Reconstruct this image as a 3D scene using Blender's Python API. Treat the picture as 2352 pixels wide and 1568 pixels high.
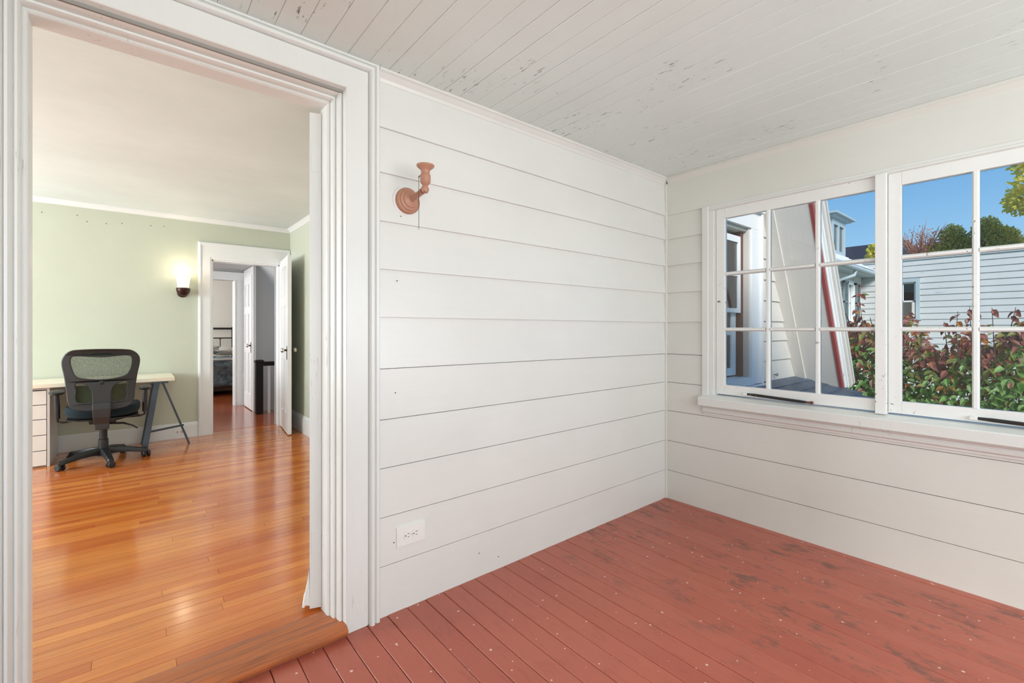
import bpy, math, random
from mathutils import Vector, Matrix
rnd = random.Random(7)
for o in list(bpy.data.objects):
    bpy.data.objects.remove(o, do_unlink=True)
sc = bpy.context.scene
COL = sc.collection
PI = math.pi

# ------------------------------------------------------------------ camera
cd = bpy.data.cameras.new('camera'); cam = bpy.data.objects.new('camera', cd); COL.objects.link(cam)
cd.sensor_width = 36.0; cd.lens = 16.0; cd.shift_y = -27 / 2352
cd.clip_start = 0.05; cd.clip_end = 300
cam.location = (0, 0, 1.21)
fwd = Vector((.6382, .7699, 0)).normalized()
cam.rotation_euler = fwd.to_track_quat('-Z', 'Y').to_euler()
sc.camera = cam

# ------------------------------------------------------------------ world, sun, window and fill light, exposure
w = bpy.data.worlds.new('world'); sc.world = w; w.use_nodes = True
nt = w.node_tree; nt.nodes.clear()
out = nt.nodes.new('ShaderNodeOutputWorld'); bg = nt.nodes.new('ShaderNodeBackground')
tc = nt.nodes.new('ShaderNodeTexCoord'); sep = nt.nodes.new('ShaderNodeSeparateXYZ')
rp = nt.nodes.new('ShaderNodeValToRGB')
nt.links.new(tc.outputs['Generated'], sep.inputs[0]); nt.links.new(sep.outputs['Z'], rp.inputs[0])
nt.links.new(rp.outputs[0], bg.inputs[0]); nt.links.new(bg.outputs[0], out.inputs[0])
e = rp.color_ramp.elements
e[0].position = 0.0; e[0].color = (.40, .62, .80, 1)
e[1].position = 0.75; e[1].color = (.035, .13, .38, 1)
for p_, c_ in ((.10, (.30, .54, .78, 1)), (.22, (.165, .39, .68, 1)), (.42, (.07, .23, .52, 1))):
    q = rp.color_ramp.elements.new(p_); q.color = c_
bg.inputs[1].default_value = 1.25

sl = bpy.data.lights.new('sun', 'SUN'); sun = bpy.data.objects.new('sun', sl); COL.objects.link(sun)
sl.energy = 4.0; sl.angle = .35; sl.color = (1, .97, .93)
sun.rotation_euler = Vector((.55, .65, -.53)).to_track_quat('-Z', 'Y').to_euler()
sun.location = (-6, -8, 9)

def area(name, loc, direction, sx, sy, power, color=(1, 1, 1)):
    l = bpy.data.lights.new(name, 'AREA'); l.shape = 'RECTANGLE'; l.size = sx; l.size_y = sy
    l.energy = power; l.color = color
    o = bpy.data.objects.new(name, l); COL.objects.link(o); o.location = loc
    o.rotation_euler = Vector(direction).to_track_quat('-Z', 'Y').to_euler()
    return o
area('porch_fill_light', (0.7, -1.62, 1.42), (0, 1, .30), 3.9, 1.2, 90, (.95, .985, .995))  # added fill lamp outside the unseen back windows, stronger than the sky
area('study_window_daylight', (-3.42, 4.55, 1.45), (1, -.1, .2), 2.5, 1.3, 205, (.91, .96, 1))
area('hall_fill_light', (-1.3, 7.1, 1.45), (1, 0, 0), .8, 1.0, 46, (.95, .97, 1))  # fill lamp added to brighten the hall, no window opening behind it
area('stair_fill_light', (3.1, 6.75, 1.5), (-1, .25, 0), .7, 1.0, 14, (.95, .98, 1))  # fill lamp added to lift the grey wall behind the railing
area('bedroom_fill_light', (-1.0, 10.0, 1.5), (1, .1, 0), 1.2, 1.2, 80, (1, .98, .95))  # added lamp that fills the bedroom, not a modelled window

sc.view_settings.view_transform = 'Standard'; sc.view_settings.look = 'None'
sc.view_settings.gamma = 1.0; sc.view_settings.use_curve_mapping = False
sc.view_settings.exposure = 0.0

# ------------------------------------------------------------------ materials
def lin(r, g, b):
    f = lambda c: (c/255/12.92) if c/255 <= .04045 else ((c/255+.055)/1.055)**2.4
    return (f(r), f(g), f(b), 1)
class NT:
    def __init__(s, name):
        s.m = bpy.data.materials.new(name); s.m.use_nodes = True; s.t = s.m.node_tree
        s.t.nodes.clear(); s.out = s.t.nodes.new('ShaderNodeOutputMaterial')
    def n(s, typ, **kw):
        nd = s.t.nodes.new(typ)
        for k, v in kw.items():
            if k.startswith('i_'):
                k = k[2:]; k = int(k) if k.isdigit() else k
                s.set(nd.inputs[k], v)
            else: setattr(nd, k, v)
        return nd
    def set(s, inp, v):
        if isinstance(v, bpy.types.NodeSocket): s.t.links.new(v, inp)
        else: inp.default_value = v
    def pos(s, scale=(1, 1, 1)):
        g = s.n('ShaderNodeNewGeometry'); m = s.n('ShaderNodeMapping', i_Vector=g.outputs['Position'])
        m.inputs['Scale'].default_value = scale; return m.outputs[0]
    def noise(s, vec, scale, detail=3, rough=.55):
        return s.n('ShaderNodeTexNoise', i_Vector=vec, i_Scale=scale, i_Detail=detail, i_Roughness=rough).outputs['Fac']
    def ramp(s, f, p0, p1, c0=(0, 0, 0, 1), c1=(1, 1, 1, 1)):
        r = s.n('ShaderNodeValToRGB', i_Fac=f); e = r.color_ramp.elements
        e[0].position = p0; e[1].position = p1; e[0].color = c0; e[1].color = c1
        return r.outputs[0]
    def mix(s, f, a, b, mode='MIX'):
        m = s.n('ShaderNodeMix', data_type='RGBA', blend_type=mode)
        s.set(m.inputs[0], f); s.set(m.inputs[6], a); s.set(m.inputs[7], b); return m.outputs[2]
    def math(s, op, a, b=0.0):
        m = s.n('ShaderNodeMath', operation=op); s.set(m.inputs[0], a); s.set(m.inputs[1], b); return m.outputs[0]
    def bsdf(s, color, rough=.5, bump=None, bstr=.2, bdist=.01, **kw):
        b = s.n('ShaderNodeBsdfPrincipled'); s.set(b.inputs['Base Color'], color); s.set(b.inputs['Roughness'], rough)
        for k, v in kw.items(): s.set(b.inputs[k.replace('_', ' ')], v)
        if bump is not None:
            bp = s.n('ShaderNodeBump', i_Height=bump, i_Strength=bstr, i_Distance=bdist); s.t.links.new(bp.outputs[0], b.inputs['Normal'])
        s.t.links.new(b.outputs[0], s.out.inputs[0]); return b

def simple(name, c, rough=.5, bscale=None, bstr=.15, var=.06, **kw):
    t = NT(name); p = t.pos()
    f = t.ramp(t.noise(p, 6), .3, .7, tuple(x*(1-var) for x in c[:3])+(1,), c)
    t.bsdf(f, rough, t.noise(p, bscale or 60), bstr, .004, **kw); return t.m

def paint(name, c, rough=.42, stretch=(1, 1, 1), chips=0.0, chipc=lin(120, 124, 116), grime=.06, bstr=.25, chip_scale=22):
    t = NT(name); p = t.pos(stretch)
    n1 = t.noise(t.pos(), 1.7, 4); n2 = t.noise(p, 14, 5, .65)
    col = t.ramp(n1, .3, .72, tuple(x*(1-grime) for x in c[:3])+(1,), c)
    col = t.mix(t.math('MULTIPLY', t.ramp(n2, .35, .75), grime*1.2), col, tuple(x*.75 for x in c[:3])+(1,))
    hgt = n2
    if chips:
        v = t.noise(p, chip_scale, 4, .62); ms = t.noise(t.pos(), 2.3, 2)
        k = t.math('MULTIPLY', t.ramp(v, .635, .66), t.ramp(ms, .62-chips, .72-chips))
        col = t.mix(k, col, chipc); hgt = t.math('SUBTRACT', n2, t.math('MULTIPLY', k, .8))
    t.bsdf(col, rough, hgt, bstr, .0025); return t.m

M = {}
WHITE = lin(229, 229, 224)
M['siding'] = paint('siding_paint', WHITE, .33, (.25, .25, 3), 0)
M['siding_b'] = paint('siding_paint_warm', lin(226, 226, 219), .4, (.25, .25, 3), 0)
M['trim'] = paint('trim_paint', lin(230, 231, 227), .36, (6, 6, .5), .015, lin(170, 166, 156), chip_scale=14)
M['sashp'] = paint('sash_paint', lin(240, 241, 238), .38, (2, 2, 2), .08, lin(110, 105, 98), chip_scale=16)
M['ceil'] = paint('ceiling_board_paint', lin(231, 240, 237), .45, (3.5, .7, 1), .10, chip_scale=22)
M['plaster'] = paint('ceiling_plaster', lin(230, 239, 239), .6, (.35, 2.2, 1), 0, grime=.10)
M['trimin'] = paint('study_trim_paint', lin(234, 236, 236), .3, (4, 4, .6), 0, grime=.04)
M['green'] = paint('sage_green_paint', lin(200, 205, 187), .42, (1, 1, 1), .0, grime=.05, bstr=.12)
M['grey'] = paint('hall_grey_paint', lin(176, 177, 177), .6, (1, 1, 1), 0, grime=.04, bstr=.1)
M['bed_wall'] = paint('bedroom_wall_paint', lin(222, 219, 212), .6, (1, 1, 1), 0, grime=.04, bstr=.1)
M['dark_gap'] = simple('dark_subfloor', lin(46, 34, 28), .9)  # dark backing colour seen in the joints between boards
M['gap_white'] = simple('backing_board', lin(150, 148, 142), .8)

def porch_floor():
    t = NT('red_floor_paint'); g = t.pos()
    oi = t.n('ShaderNodeObjectInfo').outputs['Random']
    base = t.mix(oi, lin(168, 86, 69), lin(180, 98, 79))
    base = t.mix(t.ramp(t.noise(g, 1.1, 3), .35, .7), base, lin(182, 98, 76))
    st = t.pos((3.2, .8, 1))
    base = t.mix(t.math('MULTIPLY', t.ramp(t.noise(st, 9, 6, .7), .52, .75), .35), base, lin(120, 52, 44))
    # walked-off patches with an outline of their own, showing the grey coat below
    sp = t.n('ShaderNodeSeparateXYZ', i_Vector=g)
    band = t.math('MULTIPLY', t.ramp(sp.outputs['X'], 1.5/4, 2.25/4), 1.0)
    sx = t.math('DIVIDE', sp.outputs['X'], 4.0)
    band = t.ramp(sx, .38, .50)
    wear = t.math('MULTIPLY', t.ramp(t.noise(t.pos((1.7, .75, 1)), 6.5, 9, .78), .52, .60), band)
    wear = t.math('MULTIPLY', wear, t.ramp(t.noise(g, 2.6, 2), .36, .52))
    col = t.mix(t.math('MULTIPLY', wear, .68), base, lin(100, 84, 76))
    w2 = t.math('MULTIPLY', t.ramp(t.noise(t.pos((1.5, 1, 1)), 34, 4, .7), .62, .70), t.ramp(t.noise(g, 3.1, 2), .45, .7))
    col = t.mix(t.math('MULTIPLY', w2, .5), col, lin(98, 58, 50))
    vo = t.n('ShaderNodeTexVoronoi', i_Vector=g, i_Scale=27.0)
    r = t.n('ShaderNodeSeparateColor', i_Color=vo.outputs['Color'])
    rad = t.math('MULTIPLY', t.math('MAXIMUM', t.math('SUBTRACT', r.outputs[0], .40), 0.0), .25)
    spk = t.math('LESS_THAN', vo.outputs['Distance'], rad)
    col = t.mix(spk, col, lin(225, 190, 175))
    vo2 = t.n('ShaderNodeTexVoronoi', i_Vector=g, i_Scale=75.0)
    r2 = t.n('ShaderNodeSeparateColor', i_Color=vo2.outputs['Color'])
    rad2 = t.math('MULTIPLY', t.math('MAXIMUM', t.math('SUBTRACT', r2.outputs[0], .72), 0.0), .35)
    col = t.mix(t.math('LESS_THAN', vo2.outputs['Distance'], rad2), col, lin(205, 150, 135))
    rgh = t.math('ADD', t.math('MULTIPLY', wear, .3), .29)
    t.bsdf(col, rgh, t.noise(st, 20, 5), .25, .003); return t.m
M['redfloor'] = porch_floor()

def wood(name, a, b, c, rough=.16, coat=.5, dark=.35):
    t = NT(name)
    oi = t.n('ShaderNodeObjectInfo').outputs['Random']
    ri = t.n('ShaderNodeNewGeometry').outputs['Random Per Island']
    r = t.math('FRACT', t.math('ADD', oi, ri))
    col = t.mix(t.ramp(r, 0, 1), a, b)
    g = t.n('ShaderNodeNewGeometry')
    cb = t.n('ShaderNodeCombineXYZ', i_0=t.math('MULTIPLY', r, 7.0), i_1=t.math('MULTIPLY', r, 13.0), i_2=0.0)
    ad = t.n('ShaderNodeVectorMath', operation='ADD'); t.set(ad.inputs[0], g.outputs['Position']); t.set(ad.inputs[1], cb.outputs[0])
    mp = t.n('ShaderNodeMapping', i_Vector=ad.outputs[0]); mp.inputs['Scale'].default_value = (1.2, 26, 1)
    gr = t.noise(mp.outputs[0], 3.0, 6, .62)
    col = t.mix(t.math('MULTIPLY', t.ramp(gr, .42, .70), dark), col, c)
    big = t.noise(t.pos((.8, 2.5, 1)), 1.6, 3)
    col = t.mix(t.math('MULTIPLY', t.ramp(big, .45, .7), .22), col, c)
    rv = t.math('ADD', t.math('MULTIPLY', t.noise(t.pos((.7, 3, 1)), 3, 3), .12), rough-.06)
    t.bsdf(col, rv, gr, .10, .002, Coat_Weight=coat, Coat_Roughness=.13); return t.m
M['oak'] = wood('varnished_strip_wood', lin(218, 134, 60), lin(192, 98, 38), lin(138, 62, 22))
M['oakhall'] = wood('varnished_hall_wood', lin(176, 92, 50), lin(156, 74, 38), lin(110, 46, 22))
M['sill_wood'] = wood('worn_threshold_wood', lin(200, 118, 62), lin(184, 102, 54), lin(104, 68, 54), .35, .15, .8)

M['black_plastic'] = simple('black_plastic', lin(33, 34, 36), .42)
M['black_soft'] = simple('black_frame_plastic', lin(48, 50, 52), .5)
M['seat_fabric'] = simple('dark_teal_seat_fabric', lin(14, 34, 42), .95, 260, .6)
M['dark_metal'] = simple('slate_grey_metal', lin(66, 78, 88), .4, Metallic=.3)
M['chrome'] = simple('bright_metal', lin(200, 198, 190), .25, Metallic=.9)
M['desk_white'] = simple('cream_laminate', lin(238, 229, 208), .35, var=.02)
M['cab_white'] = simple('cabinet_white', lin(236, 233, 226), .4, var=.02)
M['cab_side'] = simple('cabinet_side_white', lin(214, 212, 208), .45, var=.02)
M['black_wood'] = simple('black_stained_wood', lin(24, 20, 19), .35)
M['bronze'] = simple('dark_bronze', lin(58, 34, 26), .35, Metallic=.6)
M['salmon'] = paint('salmon_paint', lin(188, 136, 112), .45, (1, 1, 1), .10, lin(40, 26, 20), chip_scale=60, grime=.1)
M['black_metal'] = simple('black_iron', lin(22, 22, 23), .45)
M['chain'] = simple('bead_chain_metal', lin(70, 60, 50), .35, Metallic=.8)
M['stay'] = paint('stay_arm_paint', lin(34, 31, 30), .5, (1, 1, 1), .12, lin(200, 196, 188), chip_scale=40)
M['outlet'] = simple('ivory_plastic', lin(238, 237, 231), .35, var=.01)
M['slot'] = simple('dark_slot', lin(30, 28, 26), .7)
M['linen'] = simple('white_linen', lin(214, 211, 204), .9, 90, .4)
M['skirt'] = simple('brown_bed_skirt', lin(104, 84, 72), .9, 60, .5)
def comforter():
    t = NT('blue_grey_comforter'); p = t.pos((1, 1, 1)); n = t.noise(p, 9, 6, .7)
    t.bsdf(t.ramp(n, .38, .66, lin(70, 86, 98), lin(140, 156, 166)), .75, n, .8, .02); return t.m
M['comforter'] = comforter()
M['ext_siding'] = paint('outer_siding_paint', lin(224, 219, 211), .6, (.25, .25, 3), .02, grime=.07)
M['ext_trim'] = paint('outer_white_trim', lin(250, 250, 249), .5, (3, 3, .6), .08, lin(150, 146, 140), chip_scale=14)
M['soffit'] = paint('soffit_paint', lin(232, 226, 219), .6, (4, 4, .6), .05, lin(170, 160, 146), chip_scale=20)
M['red_edge'] = paint('dark_red_edge_paint', lin(160, 56, 54), .5, (3, 3, .8), .05, lin(210, 190, 180), chip_scale=18)
M['slate'] = simple('blue_grey_slate', lin(84, 102, 122), .55, 30, .5, var=.35)
M['blue_siding'] = paint('pale_blue_siding', lin(214, 216, 214), .6, (1, .3, 3), .05, lin(140, 160, 165), grime=.08, chip_scale=6)
M['blue_trim'] = paint('pale_blue_trim', lin(184, 200, 206), .55, (1, 1, 1), 0)
M['shutter'] = simple('green_grey_shutter', lin(120, 138, 140), .6)
M['roof_dark'] = simple('dark_roof', lin(44, 48, 62), .8, 20, .4, var=.2)
M['roof_grey'] = simple('pale_metal_roof', lin(170, 178, 184), .6)
M['curtain'] = simple('pale_blind', lin(196, 206, 206), .8)
M['dark_room'] = simple('dark_interior', lin(40, 36, 33), .9)
M['ac_beige'] = simple('beige_metal', lin(210, 208, 202), .5)
M['ac_grille'] = simple('grey_grille', lin(120, 116, 108), .7)
M['brownjamb'] = simple('brown_jamb', lin(104, 62, 44), .6)
M['bark'] = simple('bark', lin(92, 76, 62), .9, 30, .6)
M['lawn'] = simple('grass_ground', lin(96, 112, 62), .95, 12, .5, var=.3)

def glass(name, tint=(.97, .985, .98, 1), refl=1.0):
    t = NT(name); tr = t.n('ShaderNodeBsdfTransparent'); tr.inputs[0].default_value = tint
    gl = t.n('ShaderNodeBsdfGlossy'); gl.inputs['Roughness'].default_value = .02
    fr = t.n('ShaderNodeFresnel'); fr.inputs['IOR'].default_value = 1.45
    bp = t.n('ShaderNodeBump', i_Height=t.noise(t.pos(), 3, 2), i_Strength=.05, i_Distance=.01)
    t.t.links.new(bp.outputs[0], gl.inputs['Normal'])
    mx = t.n('ShaderNodeMixShader'); t.set(mx.inputs[0], t.math('MULTIPLY', fr.outputs[0], refl))
    t.t.links.new(tr.outputs[0], mx.inputs[1]); t.t.links.new(gl.outputs[0], mx.inputs[2])
    t.t.links.new(mx.outputs[0], t.out.inputs[0]); return t.m
M['glass'] = glass('window_glass')
M['farglass'] = glass('outer_window_glass', (.72, .76, .76, 1), 2.0)
def mesh_fabric(name='open_mesh_fabric', a=.14, b=.26):
    t = NT(name); d = t.n('ShaderNodeBsdfDiffuse'); d.inputs[0].default_value = lin(52, 66, 52)
    tr = t.n('ShaderNodeBsdfTransparent'); v = t.n('ShaderNodeTexVoronoi', i_Vector=t.pos((1, 1, 1)), i_Scale=240.0)
    k = t.math('ADD', t.math('MULTIPLY', t.ramp(v.outputs['Distance'], .2, .6), b), a)
    mx = t.n('ShaderNodeMixShader'); t.set(mx.inputs[0], k)
    t.t.links.new(tr.outputs[0], mx.inputs[2]); t.t.links.new(d.outputs[0], mx.inputs[1])
    t.t.links.new(mx.outputs[0], t.out.inputs[0]); return t.m
M['mesh'] = mesh_fabric(); M['mesh2'] = mesh_fabric('dense_mesh_fabric', .08, .12)
def lampshade():
    t = NT('lit_glass_shade'); b = t.bsdf(lin(255, 240, 215), .4)
    b.inputs['Emission Color'].default_value = (1, .86, .62, 1); b.inputs['Emission Strength'].default_value = .75; return t.m
M['shade'] = lampshade()
def leafm(name, a, b):
    t = NT(name); ri = t.n('ShaderNodeNewGeometry').outputs['Random Per Island']; oi = t.n('ShaderNodeObjectInfo').outputs['Random']
    col = t.mix(t.math('FRACT', t.math('ADD', ri, oi)), a, b)
    b_ = t.bsdf(col, .45); tl = t.n('ShaderNodeBsdfTranslucent'); t.set(tl.inputs[0], col)
    mx = t.n('ShaderNodeMixShader'); mx.inputs[0].default_value = .35
    t.t.links.new(b_.outputs[0], mx.inputs[1]); t.t.links.new(tl.outputs[0], mx.inputs[2]); t.t.links.new(mx.outputs[0], t.out.inputs[0]); return t.m
M['leaf_green'] = leafm('green_leaf', lin(94, 146, 60), lin(162, 200, 122))
M['leaf_olive'] = leafm('olive_leaf', lin(112, 124, 56), lin(164, 160, 92))
M['leaf_red'] = leafm('maroon_leaf', lin(132, 74, 66), lin(178, 116, 100))
M['leaf_orange'] = leafm('orange_leaf', lin(196, 110, 48), lin(176, 132, 70))
M['leaf_yellow'] = leafm('yellow_leaf', lin(255, 238, 112), lin(226, 218, 92))
M['leaf_conifer'] = leafm('conifer_leaf', lin(126, 144, 60), lin(226, 218, 104))
M['leaf_pink'] = leafm('pink_brown_leaf', lin(232, 190, 166), lin(204, 128, 98))

# ------------------------------------------------------------------ mesh helpers
WL = {}
def loc_of(o): return WL.get(o.name, Vector((0, 0, 0)))
def props(o, label=None, cat=None, group=None, kind=None):
    if label: o['label'] = label
    if cat: o['category'] = cat
    if group: o['group'] = group
    if kind: o['kind'] = kind
    return o
def empty(name, loc, label=None, cat=None, group=None, kind=None):
    o = bpy.data.objects.new(name, None); COL.objects.link(o); o.location = loc; o.empty_display_size = .1
    WL[o.name] = Vector(loc); return props(o, label, cat, group, kind)
class MB:
    def __init__(s): s.v = []; s.f = []; s.mi = []; s.cur = 0
    def add(s, vs, fs):
        b = len(s.v); s.v += [tuple(x) for x in vs]; s.f += [tuple(i+b for i in f) for f in fs]; s.mi += [s.cur]*len(fs); return s
    def box(s, x0, x1, y0, y1, z0, z1):
        x0, x1 = min(x0, x1), max(x0, x1); y0, y1 = min(y0, y1), max(y0, y1); z0, z1 = min(z0, z1), max(z0, z1)
        return s.add([(x0,y0,z0),(x1,y0,z0),(x1,y1,z0),(x0,y1,z0),(x0,y0,z1),(x1,y0,z1),(x1,y1,z1),(x0,y1,z1)],
              [(0,3,2,1),(4,5,6,7),(0,1,5,4),(1,2,6,5),(2,3,7,6),(3,0,4,7)])
    def obox(s, c, ax, ay, az, hx, hy, hz):
        c = Vector(c); ax = Vector(ax).normalized()*hx; ay = Vector(ay).normalized()*hy; az = Vector(az).normalized()*hz
        vs = [c+ax*i+ay*j+az*k for k in (-1, 1) for (i, j) in ((-1,-1),(1,-1),(1,1),(-1,1))]
        fs = [(0,3,2,1),(4,5,6,7),(0,1,5,4),(1,2,6,5),(2,3,7,6),(3,0,4,7)]
        if ax.cross(ay).dot(az) < 0: fs = [f[::-1] for f in fs]
        return s.add(vs, fs)
    def prism(s, poly, vec):
        """poly: planar 3-D outline, extruded along vec"""
        poly = [Vector(p) for p in poly]; vec = Vector(vec); n = len(poly)
        nrm = Vector((0, 0, 0))
        for i in range(n): nrm += poly[i].cross(poly[(i+1) % n])
        if nrm.dot(vec) < 0: poly = poly[::-1]
        vs = poly + [p+vec for p in poly]
        fs = [tuple(range(n))[::-1], tuple(range(n, 2*n))] + [(i, (i+1) % n, n+(i+1) % n, n+i) for i in range(n)]
        return s.add(vs, fs)
    def loft(s, rings, caps=True, closed=False):
        n = len(rings[0]); vs = [p for r in rings for p in r]; fs = []
        m = len(rings)
        for k in range(m if closed else m-1):
            a = k*n; b = ((k+1) % m)*n
            for i in range(n): j = (i+1) % n; fs.append((a+i, a+j, b+j, b+i))
        if caps and not closed: fs += [tuple(range(n))[::-1], tuple(range((m-1)*n, m*n))]
        return s.add(vs, fs)
    def tube(s, pts, r, n=10, closed=False, flat=1.0, up=None):
        pts = [Vector(p) for p in pts]; rs = r if isinstance(r, (list, tuple)) else [r]*len(pts)
        rings = []; prev = None; m = len(pts)
        for i, p in enumerate(pts):
            if closed: d = pts[(i+1) % m]-pts[i-1]
            else: d = pts[min(i+1, m-1)]-pts[max(i-1, 0)]
            d.normalize()
            if up is not None: a = d.cross(Vector(up)).normalized()
            else:
                if prev is None: prev = Vector((0, 0, 1)) if abs(d.z) < .9 else Vector((1, 0, 0))
                a = (prev - d*prev.dot(d)).normalized(); prev = a
            b = d.cross(a).normalized()
            rings.append([p + (a*math.cos(t)*1.0 + b*math.sin(t)*flat)*rs[i] for t in [2*PI*k/n for k in range(n)]])
        return s.loft(rings, True, closed)
    def lathe(s, prof, c, axis=(0, 0, 1), n=24):
        c = Vector(c); ax = Vector(axis).normalized(); u = ax.orthogonal().normalized(); v = ax.cross(u)
        rings = [[c+ax*h+(u*math.cos(t)+v*math.sin(t))*max(r, 1e-4) for t in [2*PI*k/n for k in range(n)]] for r, h in prof]
        return s.loft(rings, True)
    def build(s, name, mat, parent=None, bevel=0, smooth=False, label=None, cat=None, group=None, kind=None, seg=2, center=None):
        me = bpy.data.meshes.new(name)
        xs = [v[0] for v in s.v]; ys = [v[1] for v in s.v]; zs = [v[2] for v in s.v]
        c = Vector(center) if center is not None else Vector(((min(xs)+max(xs))/2, (min(ys)+max(ys))/2, min(zs)))
        me.from_pydata([(v[0]-c.x, v[1]-c.y, v[2]-c.z) for v in s.v], [], s.f); me.update()
        mats = mat if isinstance(mat, (list, tuple)) else [mat]
        for m in mats: me.materials.append(m)
        if len(mats) > 1: me.polygons.foreach_set('material_index', s.mi)
        if smooth:
            me.polygons.foreach_set('use_smooth', [True]*len(me.polygons))
            try: me.set_sharp_from_angle(angle=math.radians(38))
            except Exception: pass
        o = bpy.data.objects.new(name, me); COL.objects.link(o)
        if parent is not None: o.parent = parent; o.location = c - loc_of(parent)
        else: o.location = c
        WL[o.name] = c
        if bevel:
            b = o.modifiers.new('bevel', 'BEVEL'); b.width = bevel; b.segments = seg; b.limit_method = 'ANGLE'; b.angle_limit = math.radians(40)
        return props(o, label, cat, group, kind)
def bx(x0, x1, y0, y1, z0, z1): return MB().box(x0, x1, y0, y1, z0, z1)

def plank(L0, L1, w0, w1, top, th, c, along='Y', up=1):
    """a board lying flat, chamfered along its long edges; up=-1 shows its face downward"""
    b = top - up*th
    cs = [(w0, b), (w1, b), (w1, top-up*c), (w1-c, top), (w0+c, top), (w0, top-up*c)]
    if along == 'Y': poly = [(p, L0, q) for p, q in cs]; vec = (0, L1-L0, 0)
    else: poly = [(L0, p, q) for p, q in cs]; vec = (L1-L0, 0, 0)
    return MB().prism(poly, vec)

def lap_board(a0, a1, zb0, zb1, zt0, zt1, plane, side, horiz='X', proud=.015, thin=.004, under=.003):
    """clapboard from a0 to a1; bottom/top heights at each end; plane = wall face; side = sign of outward normal"""
    def P(a, d, z): return (a, plane+side*d, z) if horiz == 'X' else (plane+side*d, a, z)
    vs = []
    for a, zb, zt in ((a0, zb0, zt0), (a1, zb1, zt1)):
        vs += [P(a, 0, zb), P(a, proud, zb), P(a, proud, zb+under), P(a, thin, zt), P(a, 0, zt)]
    fs = [(0, 1, 6, 5), (1, 2, 7, 6), (2, 3, 8, 7), (3, 4, 9, 8), (4, 0, 5, 9), (0, 4, 3, 2, 1), (5, 6, 7, 8, 9)]
    m = MB().add(vs, fs)
    # orientation fix
    flip = (side * (a1-a0) > 0) if horiz == 'X' else (side * (a1-a0) < 0)
    if flip: m.f = [f[::-1] for f in m.f]
    return m

# ================================================================== SETTING
ZC = 2.30        # porch ceiling
ZR = .04         # study floor
ZS = 2.445       # study ceiling
YA = 1.835       # porch face of the house wall
XB = 2.965       # porch face of the window wall
def struct(name, label, loc=(0, 0, 0)): return empty(name, loc, label, kind='structure')

# ---- floor of the porch
fl = bx(-1.72, XB+.1, -1.52, 1.84, -.12, -.022).build('floor', M['dark_gap'], label='dull red painted wooden floor boards of the enclosed porch', kind='structure')
x = -1.62; i = 0
while x < XB-.005:
    x1 = min(x+.0905, XB-.003); dz = rnd.uniform(-.0012, .0008)
    plank(-1.42, YA-.003, x+.0012, x1-.0012, dz, .022, .0022).build('floor_board', M['redfloor'], fl); x += .0905
# ---- ceiling of the porch
ce = bx(-1.72, XB+.1, -1.52, YA+.1, ZC+.016, ZC+.10).build('ceiling', M['dark_gap'], label='white painted narrow board ceiling of the enclosed porch with flaking paint', kind='structure')
x = -1.62; i = 0
while x < XB-.005:
    x1 = min(x+.0872, XB); g = rnd.choice((.0003, .0003, .0005, .0005, .0013))
    plank(-1.42, YA, x+g, x1-g, ZC+rnd.uniform(-.0008, .0008), .016, .0016, up=-1).build('ceiling_board', M['ceil'], ce); x += .0872

# ---- house wall seen on the left of the porch (opening for the study door)
OXL, OXR, OZT = -.238, .602, 2.128
wl = MB()
wl.box(-1.72, OXL-.05, YA, 1.975, -.1, 2.45); wl.box(OXR+.05, XB+.115, YA, 1.975, -.1, 2.45); wl.box(OXL-.05, OXR+.05, YA, 1.975, OZT+.03, 2.45)
wall_left = wl.build('wall_left', M['gap_white'], label='white clapboard house wall of the porch beside the open doorway', kind='structure')
ZL = [-.002, .214, .420, .627, .832, 1.047, 1.264, 1.466, 1.668, 1.872, 2.062, 2.30]      # near the door
ZRr = [-.002, .205, .417, .632, .836, 1.039, 1.264, 1.474, 1.668, 1.858, 2.031, 2.30]     # at the corner
for k in range(11):
    top = (-.0034 if k < 5 else .012) if k < 10 else 0; pr, tn = (.0135, .0115) if k < 5 else (.017, .003)
    lap_board(.776, XB, ZL[k], ZRr[k], ZL[k+1]+top, ZRr[k+1]+top, YA, -1, 'X', pr, tn).build('clapboard', M['siding'], wall_left)
    lap_board(-1.62, -.44, ZL[k], ZL[k], ZL[k+1]+top, ZL[k+1]+top, YA, -1, 'X', .016, .003).build('clapboard', M['siding'], wall_left)
bx(2.940, XB, YA-.024, YA, 0, 2.25).build('corner_strip', M['siding_b'], wall_left, .002)

# ---- window wall on the right
WY0, WY1, WZ0, WZ1 = -1.24, 1.475, .765, 2.015
wb = MB()
wb.box(XB, XB+.11, WY1, 1.835, -.1, 2.45); wb.box(XB, XB+.11, -1.52, WY0, -.1, 2.45)
wb.box(XB, XB+.11, WY0, WY1, -.1, WZ0); wb.box(XB, XB+.11, WY0, WY1, WZ1, 2.45)
wall_right = wb.build('wall_right', M['gap_white'], label='white clapboard porch wall holding the row of sash windows', kind='structure')
for k in range(9):
    tp, pr, tn = (-.0034, .0125, .0105) if k < 5 else (.012, .016, .003)
    lap_board(1.54 if k >= 3 else -1.42, YA-.001, ZRr[k], ZRr[k], ZRr[k+1]+tp, ZRr[k+1]+tp, XB, -1, 'Y', pr, tn).build('clapboard', M['siding_b'], wall_right)
lap_board(1.54, YA-.001, ZRr[9], ZRr[9], 2.034, 2.034, XB, -1, 'Y', .015, .003).build('clapboard', M['siding_b'], wall_right)
bx(XB-.014, XB, -1.42, 1.54, ZRr[3], .70).build('clapboard', M['siding_b'], wall_right)
bx(XB-.012, XB, -1.42, YA-.001, 2.031, 2.26).build('head_board', M['siding_b'], wall_right, .002)

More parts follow.
